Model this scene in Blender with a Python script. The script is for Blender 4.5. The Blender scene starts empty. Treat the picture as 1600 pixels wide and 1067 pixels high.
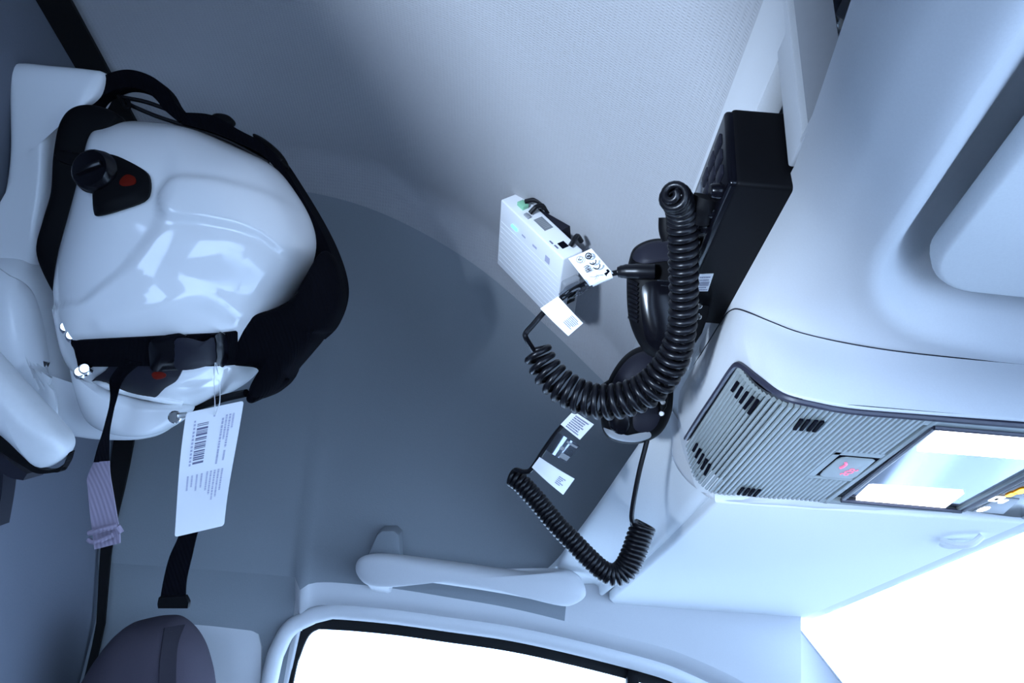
import bpy, bmesh, math, random
from mathutils import Vector, Matrix
random.seed(7)
SC = bpy.context.scene
COL = SC.collection

# ------------------------------------------------------------------ camera
F = 1280.0
HC = 1.2                                   # camera height over the cab floor
dY = Vector(((750-800)/F, -(1184-533.5)/F, -1.0)).normalized()
dX = Vector((1, -0.085, 0)); dX = (dX-dX.dot(dY)*dY).normalized()
dZ = dX.cross(dY)
M3 = Matrix((dX, dY, dZ))                  # camera axes -> vehicle axes (X forward, Y across, Z up)
CAM = Vector((0, 0, HC))
cam = bpy.data.cameras.new('camera'); cam.sensor_width = 36; cam.lens = 36*F/1600
cam.clip_start = 0.01
co = bpy.data.objects.new('camera', cam); COL.objects.link(co)
co.matrix_world = Matrix.Translation(CAM) @ M3.to_4x4()
SC.camera = co

# ------------------------------------------------------------------ light
w = bpy.data.worlds.new('overcast_sky'); SC.world = w; w.use_nodes = True
bg = w.node_tree.nodes['Background']
bg.inputs[0].default_value = (0.45, 0.65, 1.0, 1); bg.inputs[1].default_value = 10.0
lg = bpy.data.lights.new('workshop_lamp', 'AREA'); lg.shape = 'DISK'; lg.size = 0.4; lg.energy = 215; lg.color = (0.62, 0.78, 1.0)
lo = bpy.data.objects.new('workshop_lamp', lg); COL.objects.link(lo); lo.location = (-1.58, -1.80, HC-1.0)
lo.rotation_euler = (Vector((0, .8, HC+.6))-lo.location).to_track_quat('-Z', 'Y').to_euler()
SC.view_settings.view_transform = 'Standard'
SC.view_settings.look = 'None'
SC.view_settings.exposure = 0.0
SC.view_settings.gamma = 1.0
SC.view_settings.use_curve_mapping = False
SC.cycles.max_bounces = 10
SC.cycles.diffuse_bounces = 6
SC.cycles.transparent_max_bounces = 12
SC.cycles.caustics_reflective = False
SC.cycles.sample_clamp_indirect = 8

# ------------------------------------------------------------------ helpers: where things are
def ray(u, v): return M3 @ Vector(((u-800)/F, -(v-533.5)/F, -1.0))
def P(u, v, d): return CAM + ray(u, v)*d
def onX(u, v, x): r = ray(u, v); return CAM + r*(x/r.x)
def onY(u, v, y): r = ray(u, v); return CAM + r*(y/r.y)
def onZ(u, v, z): r = ray(u, v); return CAM + r*(z/r.z)
def W(x, y, z): return Vector((x, y, z+HC))
def onProf(u, v, prof):                    # hit a surface extruded across the cab, given its X-Z profile
    r = ray(u, v); q = r.x/r.z
    for (x0, z0), (x1, z1) in zip(prof, prof[1:]):
        a = x0-q*z0; b = x1-q*z1
        if (a <= 0 <= b) or (b <= 0 <= a):
            t = a/(a-b) if a != b else 0
            return CAM + r*((z0+(z1-z0)*t)/r.z)
    return CAM + r*(prof[-1][1]/r.z)
def lerp_tab(tab, x):
    if x <= tab[0][0]: return tab[0][1]
    for (a, fa), (b, fb) in zip(tab, tab[1:]):
        if x <= b: return fa+(fb-fa)*(x-a)/(b-a)
    return tab[-1][1]
def cr(p0, p1, p2, p3, t):
    return 0.5*((2*p1)+(p2-p0)*t+(2*p0-5*p1+4*p2-p3)*t*t+(3*p1-p0-3*p2+p3)*t**3)
def spline(pts, n=8, closed=False):
    pts = [Vector(p) for p in pts]; m = len(pts); out = []
    for i in range(m if closed else m-1):
        if closed: q = [pts[(i+k) % m] for k in (-1, 0, 1, 2)]
        else: q = [pts[max(0, min(m-1, i+k))] for k in (-1, 0, 1, 2)]
        for k in range(n): out.append(cr(*q, k/n))
    if not closed: out.append(pts[-1])
    return out
def resample(pts, n):
    L = [0]
    for a, b in zip(pts, pts[1:]): L.append(L[-1]+(b-a).length)
    out = []; j = 0
    for i in range(n):
        s = L[-1]*i/(n-1)
        while j < len(L)-2 and L[j+1] < s: j += 1
        d = L[j+1]-L[j]; t = (s-L[j])/d if d > 0 else 0
        out.append(pts[j].lerp(pts[j+1], min(1, t)))
    return out
def sstep(a, b, x): t = max(0, min(1, (x-a)/(b-a))); return t*t*(3-2*t)
def curve_table(tab, sub=6):
    return [(p.x, p.y) for p in spline([Vector((a, b, 0)) for a, b in tab], sub)]

# ------------------------------------------------------------------ helpers: meshes
def mesh(verts, faces, name='m'):
    me = bpy.data.meshes.new(name); me.from_pydata([tuple(v) for v in verts], [], faces)
    bm = bmesh.new(); bm.from_mesh(me); bmesh.ops.recalc_face_normals(bm, faces=bm.faces); bm.to_mesh(me); bm.free()
    return me
def from_bm(bm):
    bmesh.ops.recalc_face_normals(bm, faces=bm.faces)
    me = bpy.data.meshes.new('m'); bm.to_mesh(me); bm.free(); return me
def join(*mes):
    V = []; Fc = []
    for me in mes:
        o = len(V); V += [v.co.copy() for v in me.vertices]; Fc += [[o+i for i in p.vertices] for p in me.polygons]
    return mesh(V, Fc)
def shade(me, angle=40):
    me.polygons.foreach_set('use_smooth', [True]*len(me.polygons))
    if angle is not None:
        try: me.set_sharp_from_angle(angle=math.radians(angle))
        except Exception: pass
def root_of(o): return o
def obj(name, me, mat, parent=None, smooth=True, angle=40):
    o = bpy.data.objects.new(name, me); me.name = name
    if mat: me.materials.clear(); me.materials.append(mat)
    if smooth: shade(me, angle)
    COL.objects.link(o)
    if parent:
        o.parent = parent
        if parent.type == 'EMPTY': o.location = -parent.location
    return o
def thing(name, label, cat, loc, group=None):
    o = bpy.data.objects.new(name, None); o.empty_display_size = 0.03; COL.objects.link(o)
    o.location = loc; o['label'] = label; o['category'] = cat
    if group: o['group'] = group
    return o
def struct(name, me, mat, parent=None, **k):
    o = obj(name, me, mat, parent, **k)
    if not parent: o['kind'] = 'structure'
    return o
def grid(rows):                            # rows of points -> sheet
    n = len(rows[0]); V = [p for r in rows for p in r]
    return mesh(V, [(i*n+j, i*n+j+1, (i+1)*n+j+1, (i+1)*n+j) for i in range(len(rows)-1) for j in range(n-1)])
def box(x0, x1, y0, y1, z0, z1, bev=0.002, seg=2):
    bm = bmesh.new()
    bmesh.ops.create_cube(bm, size=1, matrix=Matrix.Translation(W((x0+x1)/2, (y0+y1)/2, (z0+z1)/2)) @ Matrix.Diagonal((x1-x0, y1-y0, z1-z0, 1)))
    if bev: bmesh.ops.bevel(bm, geom=bm.edges[:], offset=bev, segments=seg, profile=0.5, affect='EDGES')
    return from_bm(bm)
def obox(c, ax, ay, az, hx, hy, hz, bev=0.001, seg=2):   # box along any three axes
    m = Matrix((ax, ay, az)).transposed().to_4x4(); m.translation = c
    bm = bmesh.new()
    bmesh.ops.create_cube(bm, size=2, matrix=m @ Matrix.Diagonal((hx, hy, hz, 1)))
    if bev: bmesh.ops.bevel(bm, geom=bm.edges[:], offset=bev, segments=seg, profile=0.5, affect='EDGES')
    return from_bm(bm)
def plate(pts, thick, bev=0.001, seg=2):   # outline + thickness vector
    bm = bmesh.new(); thick = Vector(thick)
    vs = [bm.verts.new(p) for p in pts]; f = bm.faces.new(vs)
    r = bmesh.ops.extrude_face_region(bm, geom=[f])
    nv = [g for g in r['geom'] if isinstance(g, bmesh.types.BMVert)]
    bmesh.ops.translate(bm, verts=nv, vec=thick)
    if bev:
        caps = [e for e in bm.edges if len(e.link_faces) == 2 and any(len(x.verts) == len(pts) for x in e.link_faces) and not all(len(x.verts) == len(pts) for x in e.link_faces)]
        if len(pts) == 4: caps = bm.edges[:]
        bmesh.ops.bevel(bm, geom=caps, offset=bev, segments=seg, profile=0.5, affect='EDGES', clamp_overlap=True)
    return from_bm(bm)
def frames(path):
    T = []
    for i in range(len(path)):
        a = path[max(0, i-1)]; b = path[min(len(path)-1, i+1)]
        T.append((b-a).normalized())
    n = T[0].orthogonal().normalized(); out = []
    for i, t in enumerate(T):
        if i:
            ax = T[i-1].cross(t)
            if ax.length > 1e-9:
                n = Matrix.Rotation(T[i-1].angle(t), 3, ax.normalized()) @ n
        n = (n-n.dot(t)*t).normalized(); out.append((t, n, t.cross(n)))
    return out
def tube(path, r, sides=10, caps=True, flat=1.0):
    fr = frames(path); V = []; Fc = []
    for i, p in enumerate(path):
        rr = r[i] if isinstance(r, (list, tuple)) else r
        t, n, b = fr[i]
        for k in range(sides):
            a = 2*math.pi*k/sides
            V.append(p+n*math.cos(a)*rr+b*math.sin(a)*rr*flat)
    for i in range(len(path)-1):
        for k in range(sides):
            k2 = (k+1) % sides
            Fc.append((i*sides+k, i*sides+k2, (i+1)*sides+k2, (i+1)*sides+k))
    if caps:
        Fc.append(tuple(range(sides))); m = (len(path)-1)*sides
        Fc.append(tuple(m+k for k in range(sides)))
    return mesh(V, Fc)
def coil(path, R, r, turns, seg=16, sides=7, warp=1.0):
    path = resample(path, 240); fr = frames(path); N = int(turns*seg); pts = []
    for i in range(N+1):
        t = i/N; f = t**warp*(len(path)-1); j = min(len(path)-2, int(f)); q = f-j
        c = path[j].lerp(path[j+1], q); n = fr[j][1].lerp(fr[j+1][1], q); b = fr[j][2].lerp(fr[j+1][2], q)
        Rr = R(t) if callable(R) else R
        a = 2*math.pi*i/seg
        pts.append(c+n*math.cos(a)*Rr+b*math.sin(a)*Rr)
    return tube(pts, r, sides), pts[0], pts[-1]
def strip(A, B, thick, sag=None):          # band between two edges, with thickness (vector or callable)
    n = len(A); V = []; Fc = []
    for i in range(n):
        t = (A[min(n-1, i+1)]-A[max(0, i-1)]); s = (B[i]-A[i]); nn = t.cross(s)
        nn = nn.normalized() if nn.length > 1e-12 else Vector((0, 0, 1))
        V += [A[i]+nn*thick/2, B[i]+nn*thick/2, B[i]-nn*thick/2, A[i]-nn*thick/2]
    for i in range(n-1):
        for k in range(4):
            k2 = (k+1) % 4
            Fc.append((i*4+k, i*4+k2, (i+1)*4+k2, (i+1)*4+k))
    Fc += [(0, 1, 2, 3), tuple((n-1)*4+k for k in range(4))]
    return mesh(V, Fc)
def pxstrip(a, b, d, thick, n=6):          # a, b: pixel edges; d depth or per-point depths
    dd = d if isinstance(d, (list, tuple)) else [d]*len(a)
    A = spline([P(u, v, z) for (u, v), z in zip(a, dd)], n); B = spline([P(u, v, z) for (u, v), z in zip(b, dd)], n)
    return strip(A, B, thick)
class Local:                               # a frame facing the viewer at one spot, in metres
    def __init__(s, u, v, d):
        s.u, s.v, s.d = u, v, d; s.o = P(u, v, d); s.k = d/F
        s.ex = M3 @ Vector((1, 0, 0)); s.ey = M3 @ Vector((0, 1, 0)); s.ez = M3 @ Vector((0, 0, 1))
    def xy(s, u, v): return ((u-s.u)*s.k, (s.v-v)*s.k)
    def at(s, x, y, z): return s.o+s.ex*x+s.ey*y+s.ez*z
class Blob:                                # closed rounded body over an outline
    def __init__(s, L, outline, centre, hf, hb, p=2.0, q=2.0, n=6, smooth=True):
        s.L = L; s.hf, s.hb, s.p, s.q = hf, hb, p, q
        pts = [Vector((*L.xy(u, v), 0)) for u, v in outline]
        s.out = spline(pts, n, True) if smooth else pts
        s.c = Vector((*L.xy(*centre), 0))
        s.polar = sorted((math.atan2(o.y-s.c.y, o.x-s.c.x), (o-s.c).length) for o in s.out)
    def rho(s, x, y):
        dx, dy = x-s.c.x, y-s.c.y; r = math.hypot(dx, dy)
        if r < 1e-9: return 0
        a = math.atan2(dy, dx); P_ = s.polar
        if a < P_[0][0] or a >= P_[-1][0]:
            a0, r0 = P_[-1]; a1, r1 = P_[0]; a1 += 2*math.pi
            if a < P_[0][0]: a += 2*math.pi
        else:
            lo, hi = 0, len(P_)-1
            while hi-lo > 1:
                m = (lo+hi)//2
                if P_[m][0] <= a: lo = m
                else: hi = m
            a0, r0 = P_[lo]; a1, r1 = P_[hi]
        t = (a-a0)/(a1-a0) if a1 > a0 else 0
        return r/(r0+(r1-r0)*t)
    def zf(s, x, y): return s.hf*max(0, 1-min(1, s.rho(x, y))**s.p)**(1/s.q)
    def hit(s, u, v, zf=None):
        z = 0; L = s.L; zf = zf or s.zf
        for _ in range(14):
            d = L.d-z; x = ((u-800)*d-(L.u-800)*L.d)/F; y = -((v-533.5)*d-(L.v-533.5)*L.d)/F
            z = .5*z+.5*zf(x, y)
        return x, y
    def surf(s, u, v, off=0): x, y = s.hit(u, v); return s.L.at(x, y, s.zf(x, y)+off)
    def mesh(s, rings=14, disp=None, back=True):
        n = len(s.out); V = []; Fc = []
        ts = [math.sin(math.pi/2*k/rings) for k in range(1, rings+1)]
        def layer(h, sign):
            idx = []
            c = s.c; V.append(s.L.at(c.x, c.y, sign*h+(disp(c.x, c.y) if disp and sign > 0 else 0))); ci = len(V)-1
            for t in ts[:-1]:
                row = []
                for o in s.out:
                    q = s.c.lerp(o, t); z = sign*h*(1-t**s.p)**(1/s.q)
                    if disp and sign > 0: z += disp(q.x, q.y)
                    V.append(s.L.at(q.x, q.y, z)); row.append(len(V)-1)
                idx.append(row)
            return ci, idx
        rim = []
        fc, fi = layer(s.hf, 1)
        for o in s.out: V.append(s.L.at(o.x, o.y, 0)); rim.append(len(V)-1)
        sets = [(fc, fi+[rim])]
        if back: bc, bi = layer(s.hb, -1); sets.append((bc, bi+[rim]))
        for c, rows in sets:
            for k in range(n): Fc.append((c, rows[0][k], rows[0][(k+1) % n]))
            for a, b in zip(rows, rows[1:]):
                for k in range(n): k2 = (k+1) % n; Fc.append((a[k], b[k], b[k2], a[k2]))
        return mesh(V, Fc)
def blob(u, v, d, outline, hf, hb, p=2.0, q=2.0, centre=None, n=6, rings=12, smooth=True):
    L = Local(u, v, d); return Blob(L, outline, centre or (u, v), hf, hb, p, q, n, smooth).mesh(rings)
def patch(surf, outline, off, thick, centre=None, rings=5, n=4, smooth=True):  # padded patch lying on a surface
    pts = spline([Vector((u, v, 0)) for u, v in outline], n, True) if smooth else [Vector((u, v, 0)) for u, v in outline]
    c = Vector((*centre, 0)) if centre else sum(pts, Vector())/len(pts)
    V = []; Fc = []; N = len(pts)
    for lay, o in ((0, off+thick), (1, off)):
        V.append(surf(c.x, c.y, o))
        for k in range(1, rings+1):
            for p in pts:
                q = c.lerp(p, k/rings); e = o if not (lay == 0 and k == rings) else off+thick*0.55
                V.append(surf(q.x, q.y, e))
    S = 1+rings*N
    for lay in (0, 1):
        b = lay*S
        for k in range(N): Fc.append((b, b+1+k, b+1+(k+1) % N))
        for r_ in range(rings-1):
            for k in range(N):
                k2 = (k+1) % N; a = b+1+r_*N; Fc.append((a+k, a+N+k, a+N+k2, a+k2))
    e = 1+(rings-1)*N
    for k in range(N): k2 = (k+1) % N; Fc.append((e+k, S+e+k, S+e+k2, e+k2))
    return mesh(V, Fc)
def disc(c, nrm, r, h, sides=20, bev=0.0006, r2=None):   # a short round post along nrm
    nrm = nrm.normalized(); r2 = r2 or r
    prof = [(0, 0), (r, 0), (r2, h-bev), (r2-bev, h), (0, h)]
    a = nrm.orthogonal().normalized(); b = nrm.cross(a); V = []; Fc = []
    for rr, z in prof[1:-1]:
        for k in range(sides):
            t = 2*math.pi*k/sides; V.append(c+a*math.cos(t)*rr+b*math.sin(t)*rr+nrm*z)
    for i in range(2):
        for k in range(sides): k2 = (k+1) % sides; Fc.append((i*sides+k, i*sides+k2, (i+1)*sides+k2, (i+1)*sides+k))
    Fc.append(tuple(range(sides))); Fc.append(tuple(2*sides+k for k in range(sides)))
    return mesh(V, Fc)
def text_mesh(s, size, m):
    cu = bpy.data.curves.new('t', 'FONT'); cu.body = s; cu.size = size; cu.align_x = 'CENTER'; cu.align_y = 'CENTER'; cu.extrude = 0.0001
    o = bpy.data.objects.new('t', cu); COL.objects.link(o)
    bpy.context.view_layer.update()
    me = bpy.data.meshes.new_from_object(o.evaluated_get(bpy.context.evaluated_depsgraph_get()))
    bpy.data.objects.remove(o); bpy.data.curves.remove(cu); me.transform(m); return me
def basis(o, ax, ay):
    ax = ax.normalized(); az = ax.cross(ay).normalized(); ay = az.cross(ax)
    m = Matrix((ax, ay, az)).transposed().to_4x4(); m.translation = o; return m

# ------------------------------------------------------------------ materials
def mat(name, col, rough=0.5, metal=0, spec=0.5, bump=0, scale=200, vary=0.04, coat=0, emit=None, es=0, bdist=0.001, kind='noise', sheen=0):
    m = bpy.data.materials.new(name); m.use_nodes = True; nt = m.node_tree; b = nt.nodes['Principled BSDF']
    b.inputs['Roughness'].default_value = rough; b.inputs['Metallic'].default_value = metal
    b.inputs['Specular IOR Level'].default_value = spec; b.inputs['Coat Weight'].default_value = coat
    b.inputs['Coat Roughness'].default_value = 0.03
    if sheen: b.inputs['Sheen Weight'].default_value = sheen
    tc = nt.nodes.new('ShaderNodeTexCoord'); nz = nt.nodes.new('ShaderNodeTexNoise'); nz.inputs['Scale'].default_value = scale
    nt.links.new(tc.outputs['Object'], nz.inputs['Vector'])
    mx = nt.nodes.new('ShaderNodeMix'); mx.data_type = 'RGBA'
    mx.inputs[6].default_value = (*[c*(1-vary) for c in col], 1); mx.inputs[7].default_value = (*[min(1, c*(1+vary)) for c in col], 1)
    nt.links.new(nz.outputs['Fac'], mx.inputs[0]); nt.links.new(mx.outputs[2], b.inputs['Base Color'])
    if bump:
        bp = nt.nodes.new('ShaderNodeBump'); bp.inputs['Strength'].default_value = bump; bp.inputs['Distance'].default_value = bdist
        src = nz.outputs['Fac']
        if kind == 'knit':
            wv = nt.nodes.new('ShaderNodeTexWave'); wv.wave_type = 'BANDS'; wv.bands_direction = 'X'; wv.inputs['Scale'].default_value = 85; wv.inputs['Distortion'].default_value = 1.2; wv.inputs['Detail Scale'].default_value = 4
            wy = nt.nodes.new('ShaderNodeTexWave'); wy.wave_type = 'BANDS'; wy.bands_direction = 'Y'; wy.inputs['Scale'].default_value = 110; wy.inputs['Distortion'].default_value = 1.2
            nt.links.new(tc.outputs['Object'], wv.inputs['Vector']); nt.links.new(tc.outputs['Object'], wy.inputs['Vector'])
            ad = nt.nodes.new('ShaderNodeMath'); ad.operation = 'MULTIPLY'; nt.links.new(wv.outputs['Fac'], ad.inputs[0]); nt.links.new(wy.outputs['Fac'], ad.inputs[1]); src = ad.outputs[0]
        if kind == 'web':
            wv = nt.nodes.new('ShaderNodeTexWave'); wv.wave_type = 'BANDS'; wv.bands_direction = 'DIAGONAL'; wv.inputs['Scale'].default_value = 150
            nt.links.new(tc.outputs['Object'], wv.inputs['Vector']); src = wv.outputs['Fac']
        nt.links.new(src, bp.inputs['Height']); nt.links.new(bp.outputs['Normal'], b.inputs['Normal'])
    if emit:
        b.inputs['Emission Color'].default_value = (*emit, 1); b.inputs['Emission Strength'].default_value = es
    return m
M_fab = mat('headliner_knit', (0.37, 0.37, 0.385), 0.95, spec=0.1, bump=0.35, kind='knit', scale=300, bdist=0.0008)
M_side = mat('side_lining_cloth', (0.255, 0.28, 0.305), 0.95, spec=0.1, bump=0.15, scale=500)
M_bulk = mat('bulkhead_carpet', (0.15, 0.165, 0.20), 0.95, spec=0.1, bump=0.2, scale=400)
M_trim = mat('pale_grey_trim_plastic', (0.59, 0.60, 0.62), 0.62, spec=0.3, bump=0.05, scale=900)
M_visor = mat('visor_vinyl', (0.75, 0.77, 0.78), 0.75, spec=0.25, bump=0.05, scale=800)
M_white = mat('white_gloss_shell', (0.88, 0.88, 0.88), 0.10, spec=0.5, coat=0.5, vary=0.01, scale=5)
M_hold = mat('white_holder_plastic', (0.86, 0.87, 0.88), 0.25, vary=0.015, scale=8)
M_box = mat('white_box_plastic', (0.88, 0.88, 0.90), 0.5, vary=0.01, scale=40)
M_blk = mat('black_plastic', (0.003, 0.003, 0.004), 0.55, spec=0.10, bump=0.05, scale=700, vary=0.1)
M_gblk = mat('black_gloss_plastic', (0.003, 0.003, 0.005), 0.2, spec=0.25, vary=0.1, scale=100)
M_cord = mat('black_cord_rubber', (0.004, 0.004, 0.006), 0.33, spec=0.3, vary=0.1, scale=200)
M_web = mat('black_webbing', (0.003, 0.003, 0.005), 0.8, spec=0.04, bump=0.3, kind='web', vary=0.15)
M_purp = mat('mauve_webbing', (0.26, 0.22, 0.29), 0.7, spec=0.3, bump=0.3, kind='web')
M_dkg = mat('dark_grey_plastic', (0.014, 0.014, 0.022), 0.5, spec=0.15)
M_rub = mat('black_rubber_seal', (0.006, 0.006, 0.007), 0.7, spec=0.2)
M_gril = mat('grey_grille_plastic', (0.27, 0.30, 0.30), 0.45, spec=0.4, vary=0.02)
M_gdk = mat('grille_groove_plastic', (0.05, 0.055, 0.06), 0.6, spec=0.2)
M_rim = mat('dark_rim_plastic', (0.03, 0.03, 0.05), 0.4)
M_chr = mat('chrome_metal', (0.75, 0.75, 0.76), 0.15, metal=1, vary=0.02)
M_red = mat('red_mark', (0.11, 0.008, 0.004), 0.6, spec=0.05)
M_paper = mat('white_paper', (0.93, 0.93, 0.94), 0.55, vary=0.01)
M_ink = mat('grey_ink', (0.16, 0.16, 0.26), 0.7)
M_link = mat('faint_ink', (0.48, 0.48, 0.62), 0.7)
M_kink = mat('black_ink', (0.004, 0.004, 0.008), 0.8, spec=0.02)
M_seat = mat('seat_fabric', (0.055, 0.047, 0.062), 0.9, spec=0.15, bump=0.25, scale=900)
M_seam = mat('seat_seam_strip', (0.03, 0.027, 0.035), 0.9, spec=0.1)
M_bar = mat('pale_bar_plastic', (0.62, 0.63, 0.64), 0.4)
M_grn = mat('green_terminal', (0.25, 0.55, 0.35), 0.5)
M_lcd = mat('grey_label', (0.22, 0.23, 0.24), 0.5)
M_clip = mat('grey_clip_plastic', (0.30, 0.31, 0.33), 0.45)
M_flr = mat('floor_mat', (0.10, 0.10, 0.10), 0.9)
M_dash = mat('dashboard_plastic', (0.40, 0.40, 0.41), 0.7)  # unseen dashboard, kept pale as a reflector to brighten visor and header
M_door = mat('door_panel_plastic', (0.06, 0.06, 0.065), 0.7)
M_road = mat('pale_concrete', (0.60, 0.60, 0.60), 0.9, scale=3)
M_led = mat('lit_lamp_panel', (0.9, 0.9, 0.9), 0.4, emit=(0.85, 0.9, 1.0), es=6)
M_cyan = mat('lit_indicator', (0.1, 0.6, 0.7), 0.4, emit=(0.15, 0.85, 1.0), es=2.0)
M_pink = mat('lit_red_symbol', (0.8, 0.1, 0.2), 0.5, emit=(1.0, 0.16, 0.30), es=1.0)
M_amb = mat('lit_amber_symbol', (0.9, 0.5, 0.05), 0.5, emit=(1.0, 0.48, 0.02), es=1.4)
M_wsym = mat('lit_white_symbol', (0.9, 0.9, 0.9), 0.5, emit=(0.9, 0.95, 1.0), es=1.5)
def glass(name, tint, gloss):
    m = bpy.data.materials.new(name); m.use_nodes = True; nt = m.node_tree; nt.nodes.clear()
    o = nt.nodes.new('ShaderNodeOutputMaterial'); t = nt.nodes.new('ShaderNodeBsdfTransparent'); g = nt.nodes.new('ShaderNodeBsdfGlossy'); x = nt.nodes.new('ShaderNodeMixShader')
    lw_ = nt.nodes.new('ShaderNodeLayerWeight'); pw = nt.nodes.new('ShaderNodeMath'); pw.operation = 'POWER'; pw.inputs[1].default_value = 4.0; fr = nt.nodes.new('ShaderNodeMath'); fr.operation = 'MULTIPLY_ADD'; fr.inputs[1].default_value = .6; fr.inputs[2].default_value = (gloss-1)/12
    nt.links.new(lw_.outputs['Facing'], pw.inputs[0]); nt.links.new(pw.outputs[0], fr.inputs[0])
    t.inputs[0].default_value = (*tint, 1); g.inputs['Roughness'].default_value = 0.02
    nt.links.new(fr.outputs[0], x.inputs[0]); nt.links.new(t.outputs[0], x.inputs[1]); nt.links.new(g.outputs[0], x.inputs[2]); nt.links.new(x.outputs[0], o.inputs[0]); return m
M_glass = glass('window_glass', (0.97, 0.99, 0.99), 1.45)
M_clear = glass('clear_plastic_sleeve', (0.80, 0.82, 0.86), 1.5)
M_mirror = mat('lamp_lens_plastic', (0.25, 0.28, 0.33), 0.08, spec=0.8, metal=0.85, vary=0.01)

# ------------------------------------------------------------------ the cab shell (X forward, Y across, Z over eye level)
ROOF = curve_table([(-.56, .660), (-.51, .676), (-.42, .700), (-.33, .712), (-.233, .702), (-.14, .674), (-.05, .632), (.04, .573), (.10, .529), (.137, .500), (.155, .474)], 5)
WALL = [(.88, .74), (.90, .70), (1.0, .50), (1.045, .41), (1.075, .33), (1.095, .26), (1.115, .21), (1.140, .176), (1.172, .160)]   # (Y, Z)
def wall_y(z): return lerp_tab([(b, a) for a, b in reversed(WALL)], z)
WIN = curve_table([(-.265, .120), (-.258, .140), (-.233, .156), (-.146, .158), (-.058, .154), (.029, .149), (.117, .138), (.204, .124), (.255, .112), (.33, .082), (.40, .035), (.46, -.025), (.60, -.19), (.74, -.38)], 4)
def win_z(x): return lerp_tab(WIN, x)
def roof_z(x): return lerp_tab(ROOF, x)
RAD = 0.035
def section(x, zr):                        # roof -> rounded corner -> top of the side wall
    yw = wall_y(zr); pts = []
    for k in range(24): pts.append(W(x, -.22+(yw-RAD+.22)*k/23, zr))
    # arc: from flat to the leaning wall
    z1 = zr-RAD*1.2; y1 = wall_y(z1)
    a = Vector((yw-RAD, zr)); b = Vector((yw-.004, zr)); c = Vector((y1, z1))
    for k in range(1, 9):
        t = k/8; q = a*(1-t)**2+b*2*t*(1-t)+c*t*t; pts.append(W(x, q.x, q.y))
    return pts, (y1, z1)
rows = []; tops = []
for x, zr in ROOF:
    s, e = section(x, zr); rows.append(s); tops.append((x, e))
struct('ceiling', grid(rows), M_fab, angle=None)
# side wall with the door window cut out of its lower edge
def wall_top(x): return lerp_tab([(a, e[1]) for a, e in tops], x) if x < .155 else .474-RAD*1.2
rows = []
xs = [-.56+.0098*i for i in range(99)]
for x in xs:
    zt = wall_top(x)+.012; row = []
    if x < -.266:
        zs = [zt+( .17-zt)*k/20 for k in range(21)]
        row = [W(x, wall_y(z), z) for z in zs]
        for k in range(1, 9): row.append(W(x, 1.166+.004*k, .17-.045*k))
        row[-1] = W(x, 1.20, -.40)
    else:
        zb = win_z(x); sh = zb-.160
        for k in range(21):
            z = zt+(.17-zt)*k/20; f = (k/20)**2
            row.append(W(x, wall_y(z), z+sh*f))
        for k in range(1, 9):
            row.append(W(x, 1.152+.0035*k, zb+.012-.0015*k))
    rows.append(row)
nb = sum(1 for x in xs if x < -.266)
nt_ = sum(1 for x in xs if x < .105); n2_ = sum(1 for x in xs if x < .20)
struct('wall_left', join(grid([r[:20] for r in rows[:nt_]]), grid([r[:17] for r in rows[nt_-1:n2_]]), grid([r[19:] for r in rows[:nb]])), M_side, angle=None)
struct('trim_6', join(grid([r[19:] for r in rows[nb-1:]]), grid([r[16:20] for r in rows[nt_-1:n2_]]), grid([r[:20] for r in rows[n2_-1:]])), M_trim, angle=None)  # pale trim tone carried onto the lower wall imitates its window light
pil = [.40+.02*i for i in range(18)]
def pil_top(x): return .190-(x-.40)*1.25
struct('trim_1', grid([[W(x, 1.125+.05*(k/8)**.7, pil_top(x)+(win_z(x)+.012-pil_top(x))*k/8) for k in range(9)] for x in pil]), M_trim, angle=None)
struct('trim_7', tube([W(x, 1.122, pil_top(x)) for x in pil], .0014, 6), M_clip)
# bulkhead behind the seats, black gap strip in front of it
struct('wall_rear', join(box(-.60, -.530, .40, 1.30, -1.2, .74, 0), box(-.60, -.530, -.22, .41, .50, .74, 0)), M_bulk, smooth=False)
struct('wall_back', join(box(-1.50, -1.45, -.26, 1.30, -1.2, .74, 0), box(-1.5, -.60, 1.25, 1.30, -1.2, .74, 0), box(-1.5, -.67, -.26, -.20, -1.2, .74, 0), box(-1.5, -.58, -.26, 1.3, .72, .76, 0)), M_bulk, smooth=False)  # unseen rear compartment, added to shape the light reaching the roof
zr = roof_z(-.51); s_, (y1, z1) = section(-.51, zr)
path = [(p.y, p.z-HC) for p in s_]+[(wall_y(z), z) for z in (.60, .54, .48, .42, .36, .30, .25, .20)]+[(1.168, .12), (1.175, .06), (1.182, -.05), (1.19, -.2)]
A = []; B = []
pl = [Vector((0, a, b)) for a, b in path]; pl = resample(pl, 70)
for i, q in enumerate(pl):
    wd = lerp_tab([(-.2, .006), (.10, .010), (.22, .014), (.30, .024), (.5, .034), (.70, .038)], q.z)
    inn = Vector((0, -.004, -.004))
    A.append(W(-.520-wd*.25, q.y-.005, q.z-.005)); B.append(W(-.520+wd*.75, q.y-.005, q.z-.005))
struct('trim_2', strip(A, B, .004), M_rub)
# lower pillar trim panel beside the window
pp = [onY(u, v, 1.168) for u, v in [(268, 968), (330, 974), (392, 983), (404, 990), (409, 1010), (407, 1110), (268, 1110)]]
struct('trim_3', plate(pp, (0, .02, 0), .003), M_trim)
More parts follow.
